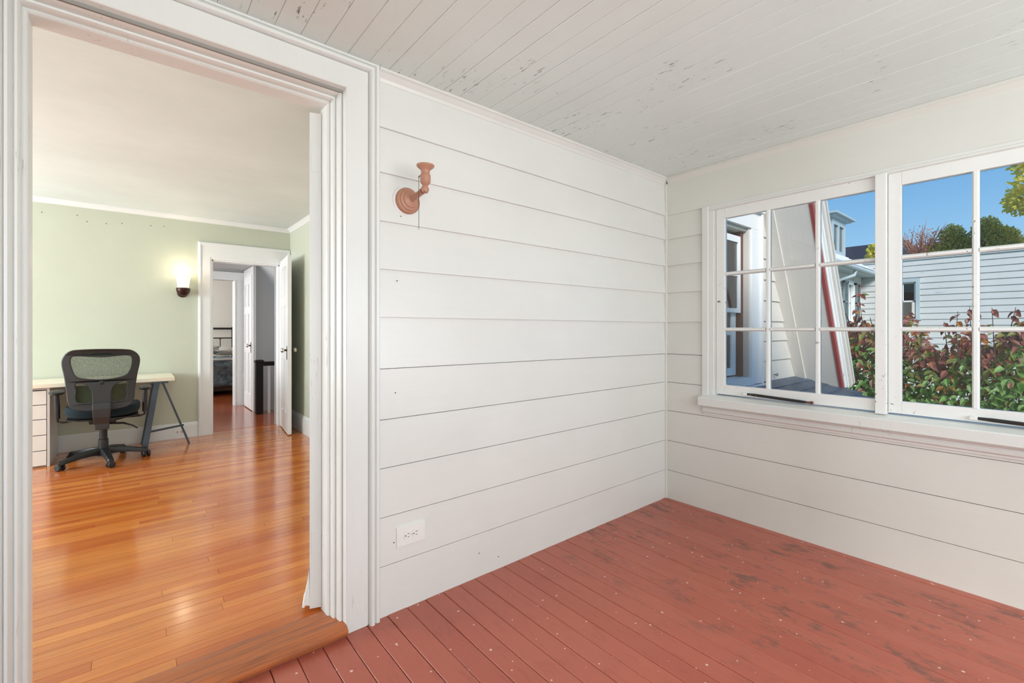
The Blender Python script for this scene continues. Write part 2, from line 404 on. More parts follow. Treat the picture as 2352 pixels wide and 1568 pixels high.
# ---- crown strips round the porch ceiling
def crown(name, horiz, a0, a1, plane, side, z, drop, out_, mat, label, kind='structure'):
    cs = [(0, -drop), (.006, -drop), (.009, -drop+.006), (.012, -drop*.72), (.020, -drop*.55), (.030, -drop*.32), (.034, -drop*.2), (out_, -.006), (out_, 0), (0, 0)]
    cs = [(d*out_/.04 if d < out_ else out_, zz) for d, zz in cs]
    if horiz == 'X': poly = [(a0, plane+side*d, z+q) for d, q in cs]; vec = (a1-a0, 0, 0)
    else: poly = [(plane+side*d, a0, z+q) for d, q in cs]; vec = (0, a1-a0, 0)
    return MB().prism(poly, vec).build(name, mat, label=label, kind=kind)
crown('trim_1', 'X', .783, XB, YA-.003, -1, ZC, .046, .034, M['siding'], 'white crown moulding between the clapboard wall and the board ceiling')
crown('trim_2', 'Y', -1.42, YA-.03, XB-.003, -1, ZC, .055, .034, M['siding_b'], 'white crown moulding above the porch windows')

# ---- unseen porch walls with open window bands
wk = MB()
wk.box(-1.72, XB+.11, -1.52, -1.42, -.1, .78); wk.box(-1.72, XB+.11, -1.52, -1.42, 2.05, 2.45)
wk.box(-1.72, -1.25, -1.52, -1.42, .78, 2.05); wk.box(2.65, XB+.11, -1.52, -1.42, .78, 2.05)
for q in (0., 1.3): wk.box(q-.03, q+.03, -1.50, -1.44, .78, 2.05)
wk.build('wall_back', M['siding_b'], label='porch wall behind the viewer with a band of windows', kind='structure')
bx(-1.72, -1.62, -1.42, YA, -.1, 2.45).build('wall_front', M['siding_b'], label='plain white end wall of the porch', kind='structure')
bx(-1.9, XB+.22, -3.3, YA, 2.46, 2.58).build('roof', M['roof_dark'], label='flat roof over the enclosed porch, long rear overhang added to keep sun out', kind='structure')  # unseen; rear overhang stretched to block sun from the porch floor

# ---- study (green room)
SXL, SXR, SY0, SY1 = -3.2, 1.48, 1.975, 6.09
fs = bx(SXL-.1, SXR+.1, 1.955, SY1+.12, -.09, ZR-.018).build('floor', M['dark_gap'], label='glossy orange varnished strip wood floor of the green room', kind='structure')
y = 1.956; cnt = 0; rest = MB()
while y < SY1+.10:
    xx = -1.15 - rnd.random()*1.2 if y > 3 else -.75-rnd.random()*1.0
    xend = SXR if y > 3 else 1.3
    y1 = y+.0565
    rest.box(SXL, xx-.0006, y+.0004, y1-.0004, ZR-.018, ZR); 
    while xx < xend:
        L = rnd.uniform(.9, 2.7) if y > 2.6 else rnd.uniform(.7, 2.0)
        x1 = min(xx+L, SXR)
        if x1 > SXR-.25: x1 = SXR
        g_ = rnd.choice((.0003, .0004, .0006))
        plank(xx+.0005, x1-.0005, y+g_, y1-g_, ZR+rnd.uniform(-.0003, .0003), .018, .0009, 'X').build('floor_strip', M['oak'], fs)
        cnt += 1; xx = x1
        if x1 >= SXR: break
    if xx < SXR: rest.box(xx+.0006, SXR, y+.0004, y1-.0004, ZR-.018, ZR)
    y = y1
rest.build('floor_strips', M['oak'], fs, kind='stuff')
print('floor strips', cnt)
bx(SXL-.1, SXR+.1, 1.975, SY1+.1, ZS, ZS+.12).build('ceiling', M['plaster'], label='off-white plaster ceiling of the green room with brushed patches', kind='structure')
DX0, DX1, DZT = .667, 1.359, 1.995
wf = MB()
wf.box(SXL-.1, DX0, SY1, SY1+.12, -.05, ZS+.1); wf.box(DX1, SXR+.1, SY1, SY1+.12, -.05, ZS+.1); wf.box(DX0, DX1, SY1, SY1+.12, DZT, ZS+.1)
wf.build('wall_far', M['green'], label='sage green plaster wall behind the white desk', kind='structure')
bx(SXR, SXR+.1, 1.975, SY1, -.05, ZS+.1).build('wall_side', M['green'], label='sage green wall behind the open panelled door', kind='structure')
ws = MB()
ws.box(SXL-.1, SXL, 1.975, SY1, -.05, .8); ws.box(SXL-.1, SXL, 1.975, SY1, 2.1, ZS+.1)
ws.box(SXL-.1, SXL, 1.975, 3.3, .8, 2.1); ws.box(SXL-.1, SXL, 5.8, SY1, .8, 2.1); ws.box(SXL-.08, SXL, 4.5, 4.6, .8, 2.1)
ws.build('wall_window_side', M['green'], label='green room wall with the daylight windows', kind='structure')
bx(SXL-.1, -1.72, 1.835, 1.975, -.05, ZS+.1).build('wall_near', M['green'], label='green room wall next to the porch', kind='structure')
bx(SXL, OXL-.05, 1.975, 1.985, ZR, ZS).build('wall_inner_left', M['green'], label='green plaster face on the room side of the porch wall', kind='structure')
im = MB(); im.box(OXR+.02, SXR, 1.975, 1.985, ZR, ZS); im.box(OXL-.05, OXR+.02, 1.975, 1.985, OZT+.03, ZS)
im.build('wall_inner_right', M['green'], label='green plaster face beside the door hinges', kind='structure')
crown('trim_3', 'X', SXL, SXR, SY1, -1, ZS, .045, .04, M['trimin'], 'white crown moulding along the top of the green wall')
crown('trim_4', 'Y', 1.985, SY1-.04, SXR, -1, ZS, .045, .04, M['trimin'], 'white crown moulding over the green side wall')
def baseboard(name, horiz, a0, a1, plane, side, z1, label):
    cs = [(0, ZR), (.018, ZR), (.018, z1-.035), (.014, z1-.030), (.014, z1-.022), (.010, z1-.012), (.006, z1-.004), (.004, z1), (0, z1)]
    if horiz == 'X': poly = [(a0, plane+side*d, q) for d, q in cs]; vec = (a1-a0, 0, 0)
    else: poly = [(plane+side*d, a0, q) for d, q in cs]; vec = (0, a1-a0, 0)
    MB().prism(poly, vec).build(name, M['trimin'], label=label, kind='structure')
baseboard('baseboard_far', 'X', SXL, .537, SY1, -1, .200, 'white baseboard under the desk on the green wall')
baseboard('baseboard_side', 'Y', 1.985, SY1-.02, SXR, -1, .235, 'white baseboard behind the open panelled door')

# ---- doorway casing from the porch: one moulding swept round the opening
prof = [(0, 1.985), (0, 1.918), (.002, 1.908), (.007, 1.903), (.011, 1.905), (.012, 1.896), (.013, 1.884), (.017, 1.876), (.022, 1.875), (.025, 1.878),
        (.026, 1.866), (.027, 1.852), (.031, 1.842), (.037, 1.841), (.040, 1.846), (.041, 1.832), (.043, 1.826), (.045, 1.814), (.048, 1.8115), (.133, 1.8115),
        (.1345, 1.818), (.137, 1.818), (.138, 1.800), (.143, 1.794), (.152, 1.7925), (.158, 1.797), (.160, 1.806), (.163, 1.806), (.165, 1.799), (.178, 1.799), (.181, 1.803), (.181, 1.8345)]
def sweep_door(prof, xl, xr, zt, zb, name, mat, label, kind='structure', parent=None, head_extra=0.0):
    """left leg, head and right leg, mitred; as three parts of one surround"""
    root = empty(name, (xl, prof[-1][1], zb), label, kind=kind) if parent is None else parent
    n = len(prof); H = head_extra
    def ring(kind_):
        if kind_ == 'lb': return [(xl-a, y_, zb) for a, y_ in prof]
        if kind_ == 'lt': return [(xl-a, y_, zt+a) for a, y_ in prof]
        if kind_ == 'rt': return [(xr+a, y_, zt+a) for a, y_ in prof]
        return [(xr+a, y_, zb) for a, y_ in prof]
    for a, b in (('lb', 'lt'), ('lt', 'rt'), ('rt', 'rb')):
        m = MB(); A = ring(a); B = ring(b)
        m.add(A+B, [(i, i+1, n+i+1, n+i) for i in range(n-1)])
        m.f = [f[::-1] for f in m.f]
        m.build('head_casing' if a == 'lt' else 'side_casing', mat, root, smooth=True)
    return root
dr = sweep_door(prof, OXL, OXR, OZT, .0, 'trim_5', M['trim'], 'wide moulded white casing round the doorway from porch to green room')
# blind return behind the casing so the opening stays solid
mb = MB(); mb.box(OXR+.002, OXR+.06, 1.93, 1.985, ZR-.03, OZT); mb.box(OXL-.06, OXL-.002, 1.93, 1.985, ZR-.03, OZT)
mb.box(OXL-.06, OXR+.06, 1.93, 1.985, OZT+.001, OZT+.06)
mb.build('jamb', M['trim'], dr)
# threshold board
th = MB().prism([(OXL-.01, 1.957, -.02), (OXL-.01, 1.957, ZR+.004), (OXL-.01, 1.93, ZR+.006), (OXL-.01, 1.83, ZR+.002), (OXL-.01, 1.80, ZR-.004), (OXL-.01, 1.788, ZR-.014), (OXL-.01, 1.788, ZR-.024), (OXL-.01, 1.795, ZR-.030), (OXL-.01, 1.803, ZR-.032), (OXL-.01, 1.803, -.02)], (OXR-OXL+.055, 0, 0))
th.build('trim_6', M['sill_wood'], label='worn wooden threshold board between red porch floor and orange strip floor', kind='structure')

# ---- panelled doors
def panel_door(name, hinge, d, width, z0, z1, thick, panels, mat, label, nrm_side=1, knob=True, kind=None, cat='door', edge_part=False):
    """d = unit direction in plan from hinge to free edge. panels = (u0,u1,v0,v1) in metres on the leaf"""
    hinge = Vector(hinge); d = Vector((d[0], d[1], 0)).normalized(); n = Vector((-d.y, d.x, 0))*nrm_side; up = Vector((0, 0, 1))
    root = empty(name, (hinge.x, hinge.y, z0), label, cat if kind is None else None, kind=kind)
    H = z1-z0
    us = sorted(set([0, width]+[p[0] for p in panels]+[p[1] for p in panels]))
    fr = MB()
    def slab(m, u0, u1, v0, v1, t): m.obox(hinge+d*(u0+u1)/2+up*(z0-0+(v0+v1)/2)+n*thick/2-up*hinge.z, d, n, up, (u1-u0)/2, t/2, (v1-v0)/2)
    vs = sorted(set([0, H]+[p[2] for p in panels]+[p[3] for p in panels]))
    for a, b in zip(us, us[1:]):
        for c0, c1 in zip(vs, vs[1:]):
            mu, mv = (a+b)/2, (c0+c1)/2
            if not any(p[0] <= mu <= p[1] and p[2] <= mv <= p[3] for p in panels): slab(fr, a, b, c0, c1, thick)
    fr.build('door_frame', mat, root)
    for p in panels:
        m = MB(); slab(m, p[0]-.004, p[1]+.004, p[2]-.004, p[3]+.004, thick*.30)
        e_ = .022; slab(m, p[0]+e_, p[1]-e_, p[2]+e_, p[3]-e_, thick*.55)
        m.build('door_panel', mat, root, .003)
    if knob:
        for s_ in (0, 1):
            b = hinge+d*(width-.06)+n*(thick*s_)-up*hinge.z+up*(z0+.93); ax = n*(1 if s_ else -1)
            MB().lathe([(.026, 0), (.026, .003), (.012, .006), (.009, .022), (.012, .024)], b, ax, 16).build('knob_rose', M['bronze'], root, smooth=True)
            MB().obox(b-up*.03+ax*.001, d, up, ax, .02, .075, .002).build('back_plate', M['bronze'], root)
            MB().lathe([(.010, .022), (.022, .030), (.028, .042), (.027, .054), (.018, .062), (.004, .064)], b, ax, 10).build('door_knob', M['chrome'], root, label='faceted glass knob')
    return root, hinge, d, n
def six(wd, H, st=.095, top=.11, bot=.22):
    c = wd/2; a = (st, c-.035); b = (c+.035, wd-st); t3 = H-top
    v = [(bot, bot+.60), (bot+.60+.13, t3-.33-.11), (t3-.33, t3)]
    return [(u[0], u[1], q[0], q[1]) for q in v for u in (a, b)]
def hinge_knuckle(root, p, z, n=5, r=.007, L=.10, leafdir=(1, 0), leafw=.03, mat=None):
    m = MB()
    for k in range(n): m.lathe([(r, .0008), (r, L/n-.0008)], (p[0], p[1], z+k*L/n), (0, 0, 1), 10)
    m.lathe([(.001, 0), (r, .003), (r*.8, .008), (.001, .011)], (p[0], p[1], z+L), (0, 0, 1), 10)
    m.lathe([(.001, 0), (r, -.003), (r*.8, -.008), (.001, -.011)], (p[0], p[1], z), (0, 0, 1), 10)
    m.build('hinge', mat or M['sashp'], root, smooth=True)

# porch door: open into the green room, seen on its hinge edge
dd = Vector((.33, .944, 0)).normalized()
nn = Vector((-dd.y, dd.x, 0))
hp = Vector((.601, 1.975, ZR+.012))
pd, _, _, _ = panel_door('door_1', hp, (dd.x, dd.y), .80, ZR+.012, 2.112, .045, [(.12, .68, .25, .62), (.12, .68, .74, 1.05), (.12, .68, 1.17, 1.48), (.12, .68, 1.60, 1.92)], M['trim'],
    'white painted door swung open into the green room, seen on its hinge edge', kind='structure', knob=False)
for z in (.275, 1.868):
    hinge_knuckle(pd, (.607, 1.955), z)
    MB().obox(hp-Vector((0, 0, hp.z))+nn*.020-dd*.0006+Vector((0, 0, z+.05)), nn, dd, (0, 0, 1), .017, .001, .05).build('hinge_leaf', M['trim'], pd, .001)
# split veneer standing off the foot of the leaf
m = MB(); q0 = hp+nn*.045; q0.z = 0
pts = [q0+nn*.002+Vector((0, 0, .22)), q0+nn*.012+Vector((0, 0, .14)), q0+nn*.024+Vector((0, 0, .075)), q0+nn*.029+Vector((0, 0, .064)), q0+nn*.021+Vector((0, 0, .060)), q0+nn*.016+Vector((0, 0, .07)), q0+nn*.0+Vector((0, 0, .066))]
m.prism(pts, dd*.10); m.build('split_veneer', M['sashp'], pd)

# study inner door, open against the side wall
rd, _, _, _ = panel_door('door_2', (1.400, 6.060, ZR+.01), (-.10, -.995), .62, ZR+.012, 2.035, .038, six(.62, 1.98), M['trimin'],
    'white six panel door standing open between green room and hall', nrm_side=-1, kind='structure')
# casing of that doorway
cas = [(0, SY1+.06), (0, SY1-.006), (.004, SY1-.016), (.016, SY1-.018), (.018, SY1-.022), (.030, SY1-.022), (.100, SY1-.022), (.102, SY1-.030), (.110, SY1-.034), (.124, SY1-.030), (.128, SY1-.022), (.128, SY1)]
c2 = empty('trim_7', (DX0, SY1, ZR), 'wide white casing round the doorway from green room to hall', kind='structure')
def ringc(x, s_, z, tz): return [(x+s_*a, y_, z+tz*a) for a, y_ in cas]
def skin(A, B, flip):
    n = len(A); m = MB().add(A+B, [(i, i+1, n+i+1, n+i) for i in range(n-1)]); 
    if flip: m.f = [f[::-1] for f in m.f]
    return m
skin(ringc(DX0, -1, ZR, 0), ringc(DX0, -1, DZT, 1.5), True).build('side_casing', M['trimin'], c2, smooth=True)
skin(ringc(DX0, -1, DZT, 1.5), ringc(DX1, .93, DZT, 1.5), True).build('head_casing', M['trimin'], c2, smooth=True)
skin(ringc(DX1, .93, DZT, 1.5), ringc(DX1, .93, ZR, 0), True).build('side_casing', M['trimin'], c2, smooth=True)
mb = MB(); mb.box(DX0-.001, DX0+.012, SY1-.004, SY1+.125, ZR, DZT); mb.box(DX1-.012, DX1+.001, SY1-.004, SY1+.125, ZR, DZT); mb.box(DX0, DX1, SY1-.004, SY1+.125, DZT-.012, DZT+.001)
mb.build('jamb', M['trimin'], c2)

# ---- hall
hf = MB()
y = SY1+.12; 
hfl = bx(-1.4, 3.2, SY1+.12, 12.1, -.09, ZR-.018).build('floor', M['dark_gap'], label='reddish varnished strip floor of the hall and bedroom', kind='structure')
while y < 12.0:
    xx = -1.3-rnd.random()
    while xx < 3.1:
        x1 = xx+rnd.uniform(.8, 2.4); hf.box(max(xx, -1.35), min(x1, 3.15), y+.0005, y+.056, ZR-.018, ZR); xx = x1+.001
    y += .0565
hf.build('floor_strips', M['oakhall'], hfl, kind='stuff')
bx(-1.4, 1.33, SY1+.12, 8.16, 2.125, 2.2).build('ceiling', M['grey'], label='low grey ceiling of the hall', kind='structure')
bx(1.33, 3.2, SY1+.12, 8.16, 2.75, 2.85).build('ceiling', M['grey'], label='ceiling above the stairwell', kind='structure')
bx(-1.4, 3.2, 8.28, 12.1, 2.5, 2.6).build('ceiling', M['bed_wall'], label='bedroom ceiling', kind='structure')
wh = MB(); wh.box(-1.4, .35, 8.10, 8.28, 0, 2.6); wh.box(1.193, 3.2, 8.10, 8.28, 0, 2.9); wh.box(.35, 1.193, 8.10, 8.28, 1.97, 2.6)
wh.build('wall_hall_far', M['grey'], label='grey hall wall with the bedroom doorway', kind='structure')
bx(-1.5, -1.4, 6.21, 12.1, 0, 2.6).build('wall_hall_left', M['grey'], label='left wall of hall and bedroom', kind='structure')
bx(3.2, 3.3, 6.21, 12.1, 0, 2.9).build('wall_stair_side', M['grey'], label='far side wall of the stairwell', kind='structure')
cl = MB(); cl.box(1.335, 3.2, 7.36, 8.10, 0, 2.75)
cl.build('wall_closet', M['grey'], label='grey wall behind the stair railing', kind='structure')
bx(1.335, 1.6, 6.21, 6.23, 0, 2.75).build('wall_hall_near', M['grey'], label='hall side of the green room wall', kind='structure')
bx(-1.4, 3.2, 11.8, 12.0, 0, 2.6).build('wall_bedroom', M['bed_wall'], label='cream bedroom wall behind the bed', kind='structure')
ct = empty('trim_8', (1.19, 8.1, ZR), 'grey-white casing of the bedroom doorway', kind='structure')
bx(1.196, 1.325, 8.082, 8.10, ZR, 1.965).build('side_casing', M['trimin'], ct, .003)
bx(1.178, 1.1955, 8.075, 8.28, ZR, 1.965).build('jamb', M['trimin'], ct, .003)
bx(.30, 1.325, 8.082, 8.10, 1.9655, 2.09).build('head_casing', M['trimin'], ct, .003)
cd_, _, _, _ = panel_door('door_3', (1.328, 8.02, ZR+.01), (0, -1), .60, ZR+.012, 2.0, .035, six(.60, 1.94, .08), M['trimin'],
    'narrow white six panel closet door in the hall', nrm_side=-1, kind='structure')
bx(1.300, 1.336, 7.350, 7.415, ZR, 2.12).build('side_casing', M['trimin'], cd_, .003, kind=None)
bx(1.300, 1.336, 7.4155, 8.075, 2.005, 2.12).build('head_casing', M['trimin'], cd_, .003)
for z in (.45, 1.72): hinge_knuckle(cd_, (1.290, 8.035), z, 5, .008, .09)

# stair railing
sr = empty('stair_railing', (1.37, 7.12, ZR), 'black topped stair railing with white balusters in the hall', 'railing')
m = MB(); m.box(1.285, 1.375, 7.07, 7.16, ZR, .755); m.box(1.275, 1.385, 7.06, 7.17, .755, .785); m.box(1.29, 1.37, 7.075, 7.155, .785, .792)
m.build('newel_post', M['black_wood'], sr, .004)
bx(1.376, 3.1, 7.085, 7.155, .705, .765).build('handrail', M['black_wood'], sr, .012)
x = 1.44
while x < 3.05:
    bx(x, x+.030, 7.104, 7.134, ZR, .704).build('baluster', M['trimin'], sr, .003); x += .085

# bedroom: bed
bed = empty('bed', (.7, 10.4, ZR), 'bed with black iron headboard and blue-grey comforter in the far bedroom', 'bed')
m = MB()
for x in (-.15, 1.65): m.tube([(x, 11.62, ZR), (x, 11.62, 1.27)], .016, 8)
m.tube([(-.17, 11.62, 1.235), (1.67, 11.62, 1.235)], .022, 8); m.tube([(-.15, 11.62, 1.03), (1.65, 11.62, 1.03)], .012, 8)
for k in range(9): 
    x = -.15+.225*k; m.tube([(x, 11.62, .55), (x, 11.62, 1.03)], .0085, 8); m.lathe([(.004, 0), (.017, .008), (.017, .022), (.004, .03)], (x, 11.62, 1.0), (0, 0, 1), 8)
m.build('headboard', M['black_metal'], bed, smooth=True)
bx(-.1, 1.6, 9.62, 11.58, .42, .655).build('mattress', M['linen'], bed, .05, True, seg=4)
bx(-.07, 1.57, 9.66, 11.55, .10, .42).build('bed_skirt', M['skirt'], bed, .02)
# comforter draped over the foot: wavy sheet with thickness
def cloth(fn, nu, nv, th, name, mat, parent):
    m = MB(); P = [[Vector(fn(i/nu, j/nv)) for j in range(nv+1)] for i in range(nu+1)]
    vs = [p for r in P for p in r]; fs = [(i*(nv+1)+j, (i+1)*(nv+1)+j, (i+1)*(nv+1)+j+1, i*(nv+1)+j+1) for i in range(nu) for j in range(nv)]
    m.add(vs, fs); o = m.build(name, mat, parent, smooth=True)
    s_ = o.modifiers.new('thickness', 'SOLIDIFY'); s_.thickness = th; s_.offset = 0
    return o
def comf(u, v):
    x = -.18+1.86*u
    if v < .45:
        z = .20+(.63-.20)*(v/.45); y = 9.585-.03*math.sin(u*38)*(1-v/.45)-.02*math.sin(v*20+u*9)-.02; 
    else:
        y = 9.565+(v-.45)/.55*1.0; z = .672+.012*math.sin(u*25+v*9)
    return (x, y, z)
cloth(comf, 60, 24, .02, 'comforter', M['comforter'], bed)
m = MB(); m.tube([(-.12, 9.57, .675), (1.62, 9.57, .675)], .016, 8); m.build('sheet_fold', M['linen'], bed, smooth=True)
def pillowish(c, sx, sy, sz, name, mat, label, seed, wr=.25):
    import mathutils
    r_ = random.Random(seed); m = MB(); nu, nv = 30, 16; rings = []
    for j in range(1, nv):
        ph = PI*j/nv; ring = []
        for i in range(nu):
            t_ = 2*PI*i/nu
            ex = lambda c_: math.copysign(abs(c_)**.6, c_)
            x, y, z = ex(math.cos(t_))*math.sin(ph)**.6, ex(math.sin(t_))*math.sin(ph)**.6, math.cos(ph)
            f = 1+wr*mathutils.noise.noise(Vector((x*2.4+seed, y*2.4, z*2.4)))+wr*.5*mathutils.noise.noise(Vector((x*6+seed, y*6, z*6)))
            ring.append((c[0]+sx*x*f, c[1]+sy*y*f, c[2]+sz*z*f))
        rings.append(ring)
    m.loft(rings); return m.build(name, mat, label=label, cat='bedding', smooth=True)
pillowish((.92, 10.5, .83), .30, .26, .12, 'duvet', M['linen'], 'crumpled white duvet heaped on the bed', 3, .5)
pillowish((1.40, 11.05, .77), .22, .22, .09, 'pillow', M['cab_side'], 'grey-white pillow beside the crumpled duvet', 9, .15)

# ================================================================== STUDY FURNITURE
desk = empty('desk', (-.4, 5.8, ZR), 'long cream topped desk on grey trestle legs against the green wall', 'desk')
bx(-1.55, .300, 5.50, 6.07, .715, .750).build('tabletop', M['desk_white'], desk, .003)
tr = MB(); P1 = Vector((.185, 5.53, .714)); 
def bar(name, a, b, w1, w2, mat, parent, up=(0, 1, 0)):
    a = Vector(a); b = Vector(b); d_ = (b-a); L = d_.length; u = Vector(up); s_ = d_.cross(u).normalized(); u2 = s_.cross(d_).normalized()
    return MB().obox((a+b)/2, s_, u2, d_, w1/2, w2/2, L/2).build(name, mat, parent, .002)
bar('trestle_leg', (.165, 5.53, .714), (.065, 5.50, ZR), .045, .022, M['dark_metal'], desk)
bar('trestle_leg', (.165, 6.00, .714), (.072, 6.03, ZR), .045, .022, M['dark_metal'], desk)
bar('trestle_leg', (.205, 5.76, .714), (.432, 5.745, ZR), .018, .022, M['dark_metal'], desk)
bx(.13, .25, 5.51, 6.04, .695, .714).build('trestle_top', M['dark_metal'], desk, .002)
bar('crossbar', (.105, 5.55, .235), (.385, 5.745, .235), .012, .018, M['dark_metal'], desk, (0, 0, 1))
bar('crossbar', (.10, 5.53, .235), (.10, 6.02, .235), .012, .018, M['dark_metal'], desk, (0, 0, 1))

cab = empty('drawer_cabinet', (-.75, 5.8, ZR), 'white five drawer cabinet under the left end of the desk', 'cabinet')
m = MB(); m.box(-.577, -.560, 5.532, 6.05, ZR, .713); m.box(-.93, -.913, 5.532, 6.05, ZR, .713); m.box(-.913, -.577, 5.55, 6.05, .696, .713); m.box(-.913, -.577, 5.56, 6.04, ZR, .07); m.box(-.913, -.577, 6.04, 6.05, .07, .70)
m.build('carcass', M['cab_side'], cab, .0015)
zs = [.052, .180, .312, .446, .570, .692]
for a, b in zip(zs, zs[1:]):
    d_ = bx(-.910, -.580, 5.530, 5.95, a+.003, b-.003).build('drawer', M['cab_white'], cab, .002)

m = MB()
for x_, z_ in ((-.90, 2.33), (-.80, 2.30), (-.67, 2.31), (-.43, 2.32), (-.36, 2.27), (-.22, 2.27), (-.10, 2.29), (.13, 2.30), (.24, 2.31)): m.lathe([(.006, 0), (.005, .002)], (x_, SY1, z_), (0, -1, 0), 8)
m.build('nail_holes', M['shutter'], bpy.data.objects['wall_far'], kind='stuff')
so = empty('wall_outlet', (.372, 6.07, .07), 'white electrical outlet on the baseboard under the desk end', 'outlet')
bx(.322, .422, 6.064, 6.073, .080, .140).build('cover_plate', M['outlet'], so, .002)
for xo in (.352, .392):
    MB().lathe([(.015, 0), (.015, .002)], (xo, 6.064, .11), (0, -1, 0), 14).build('socket', M['cab_side'], so)
    m = MB(); m.box(xo-.006, xo-.004, 6.0605, 6.0625, .105, .115); m.box(xo+.004, xo+.006, 6.0605, 6.0625, .105, .115); m.box(xo-.002, xo+.002, 6.0605, 6.0625, .099, .102); m.build('slots', M['slot'], so)

# ---- office chair (seen from behind)
ch = empty('office_chair', (-.215, 5.44, ZR), 'black mesh-backed swivel office chair pulled up to the cream desk', 'chair')
cx, cy = -.215, 5.44
for k in range(5):
    a = math.radians(-79+72*k); u = Vector((math.cos(a), math.sin(a), 0)); s_ = Vector((-u.y, u.x, 0)); base = Vector((cx, cy, 0))
    rings = []
    for t_, hw, zt, hh in ((.03, .030, .165, .06), (.10, .029, .160, .05), (.18, .026, .148, .042), (.25, .024, .130, .036), (.305, .022, .115, .030), (.315, .014, .110, .02)):
        c = base+u*t_; z = zt
        rings.append([c+s_*hw*.7+Vector((0, 0, z)), c+s_*hw+Vector((0, 0, z-hh*.35)), c+s_*hw*.9+Vector((0, 0, z-hh)), c-s_*hw*.9+Vector((0, 0, z-hh)), c-s_*hw+Vector((0, 0, z-hh*.35)), c-s_*hw*.7+Vector((0, 0, z))])
    leg = MB().loft(rings).build('base_leg', M['black_plastic'], ch, smooth=True)
    cc = base+u*.30+Vector((0, 0, ZR)); wa = (s_*.3+u*.95).normalized()
    m = MB()
    for sd in (-1, 1): m.lathe([(.018, 0), (.027, .004), (.027, .018), (.022, .022)], cc+wa*(.006*sd)+Vector((0, 0, .027)), wa*sd, 18)
    m.lathe([(.008, 0), (.008, .05)], cc+Vector((0, 0, .03)), (0, 0, 1), 8)
    m.build('caster', M['black_plastic'], leg, smooth=True)
MB().lathe([(.045, .095), (.048, .16), (.036, .165), (.034, .24), (.028, .245), (.028, .35), (.032, .36), (.032, .42)], (cx, cy, 0), n=20).build('gas_column', M['black_plastic'], ch, smooth=True)
m = MB(); m.box(cx-.09, cx+.09, 5.32, 5.56, .395, .44); m.box(cx-.045, cx+.045, 5.20, 5.40, .375, .42)
m.build('tilt_mechanism', M['black_plastic'], ch, .008)
m = MB(); m.tube([(cx+.07, 5.40, .405), (cx+.15, 5.38, .425), (cx+.25, 5.36, .432)], [.007, .008, .012], 8, flat=.4); m.build('lever', M['black_plastic'], ch, smooth=True)
m = MB(); m.tube([(cx+.04, 5.36, .385), (cx+.14, 5.33, .38), (cx+.20, 5.31, .355), (cx+.235, 5.31, .325)], [.008, .009, .007, .006], 8); m.build('lever', M['black_plastic'], ch, smooth=True)
# seat cushion: superellipse pad
def pad(c, sx, sy, z0, z1, e_=.55, n=40, dome=.012, tilt=0):
    rings = []
    for f, z in ((.86, z0), (.96, z0+.01), (1.0, z0+(z1-z0)*.4), (1.0, z0+(z1-z0)*.7), (.95, z1-.008), (.82, z1), (.5, z1+dome*.7), (.1, z1+dome)):
        ring = []
        for k in range(n):
            t_ = 2*PI*k/n; cx_, sy_ = math.cos(t_), math.sin(t_)
            x = c[0]+sx*f*math.copysign(abs(cx_)**e_, cx_); y = c[1]+sy*f*math.copysign(abs(sy_)**e_, sy_)
            ring.append((x, y, z+tilt*(x-c[0])**2))
        rings.append(ring)
    return MB().loft(rings)
pad((cx+.005, 5.42), .25, .23, .455, .545, tilt=.35).build('seat', M['seat_fabric'], ch, smooth=True)
pad((cx+.005, 5.42), .235, .215, .437, .458, dome=0).build('seat_pan', M['black_plastic'], ch, smooth=True)

# back shell cut as an outline with openings, then bowed
def plate(outer, holes, th, bevel, bend):
    cu = bpy.data.curves.new('outline', 'CURVE'); cu.dimensions = '2D'; cu.fill_mode = 'BOTH'; cu.extrude = th/2-bevel; cu.bevel_depth = bevel; cu.bevel_resolution = 1
    for pts in [outer]+holes:
        sp = cu.splines.new('POLY'); sp.points.add(len(pts)-1); sp.use_cyclic_u = True
        for i_, p in enumerate(pts): sp.points[i_].co = (p[0], p[1], 0, 1)
    o = bpy.data.objects.new('outline', cu); COL.objects.link(o)
    dg = bpy.context.evaluated_depsgraph_get(); me = bpy.data.meshes.new_from_object(o.evaluated_get(dg))
    vs = [bend(v.co) for v in me.vertices]; fs = [tuple(p.vertices) for p in me.polygons]
    bpy.data.objects.remove(o, do_unlink=True); bpy.data.curves.remove(cu); bpy.data.meshes.remove(me)
    m = MB(); m.add(vs, fs); return m
def smooth_loop(pts, n=6):
    out_ = []; m = len(pts)
    for i_ in range(m):
        p0, p1, p2, p3 = [Vector(pts[(i_+k) % m]) for k in (-1, 0, 1, 2)]
        for k in range(n):
            t_ = k/n; out_.append(tuple(.5*((2*p1)+(-p0+p2)*t_+(2*p0-5*p1+4*p2-p3)*t_*t_+(-p0+3*p1-3*p2+p3)*t_**3)))
    return out_
bc = -.213
def bend(co): # x,z in chair-back plane
    x = co[0]-bc; z = co[1]
    return (co[0], 5.145+.55*x*x-.10*(z-.60)*(z-.60)*2+.045*(z-.56)-co[2]*1.0, co[1])
outer = smooth_loop([(-.44, .99), (-.405, 1.030), (-.35, 1.041), (-.213, 1.044), (-.07, 1.038), (-.015, 1.025), (.022, .985), (.030, .93), (.012, .82), (-.002, .70), (-.010, .61), (-.035, .565), (-.09, .545), (-.213, .537), (-.33, .548), (-.385, .565), (-.415, .61), (-.424, .70), (-.436, .82), (-.452, .93)])
h_up = smooth_loop([(-.402, .985), (-.36, .998), (-.213, .985), (-.07, .996), (-.022, .982), (-.015, .93), (-.030, .86), (-.06, .815), (-.14, .793), (-.213, .788), (-.29, .795), (-.365, .815), (-.392, .86), (-.408, .93)])
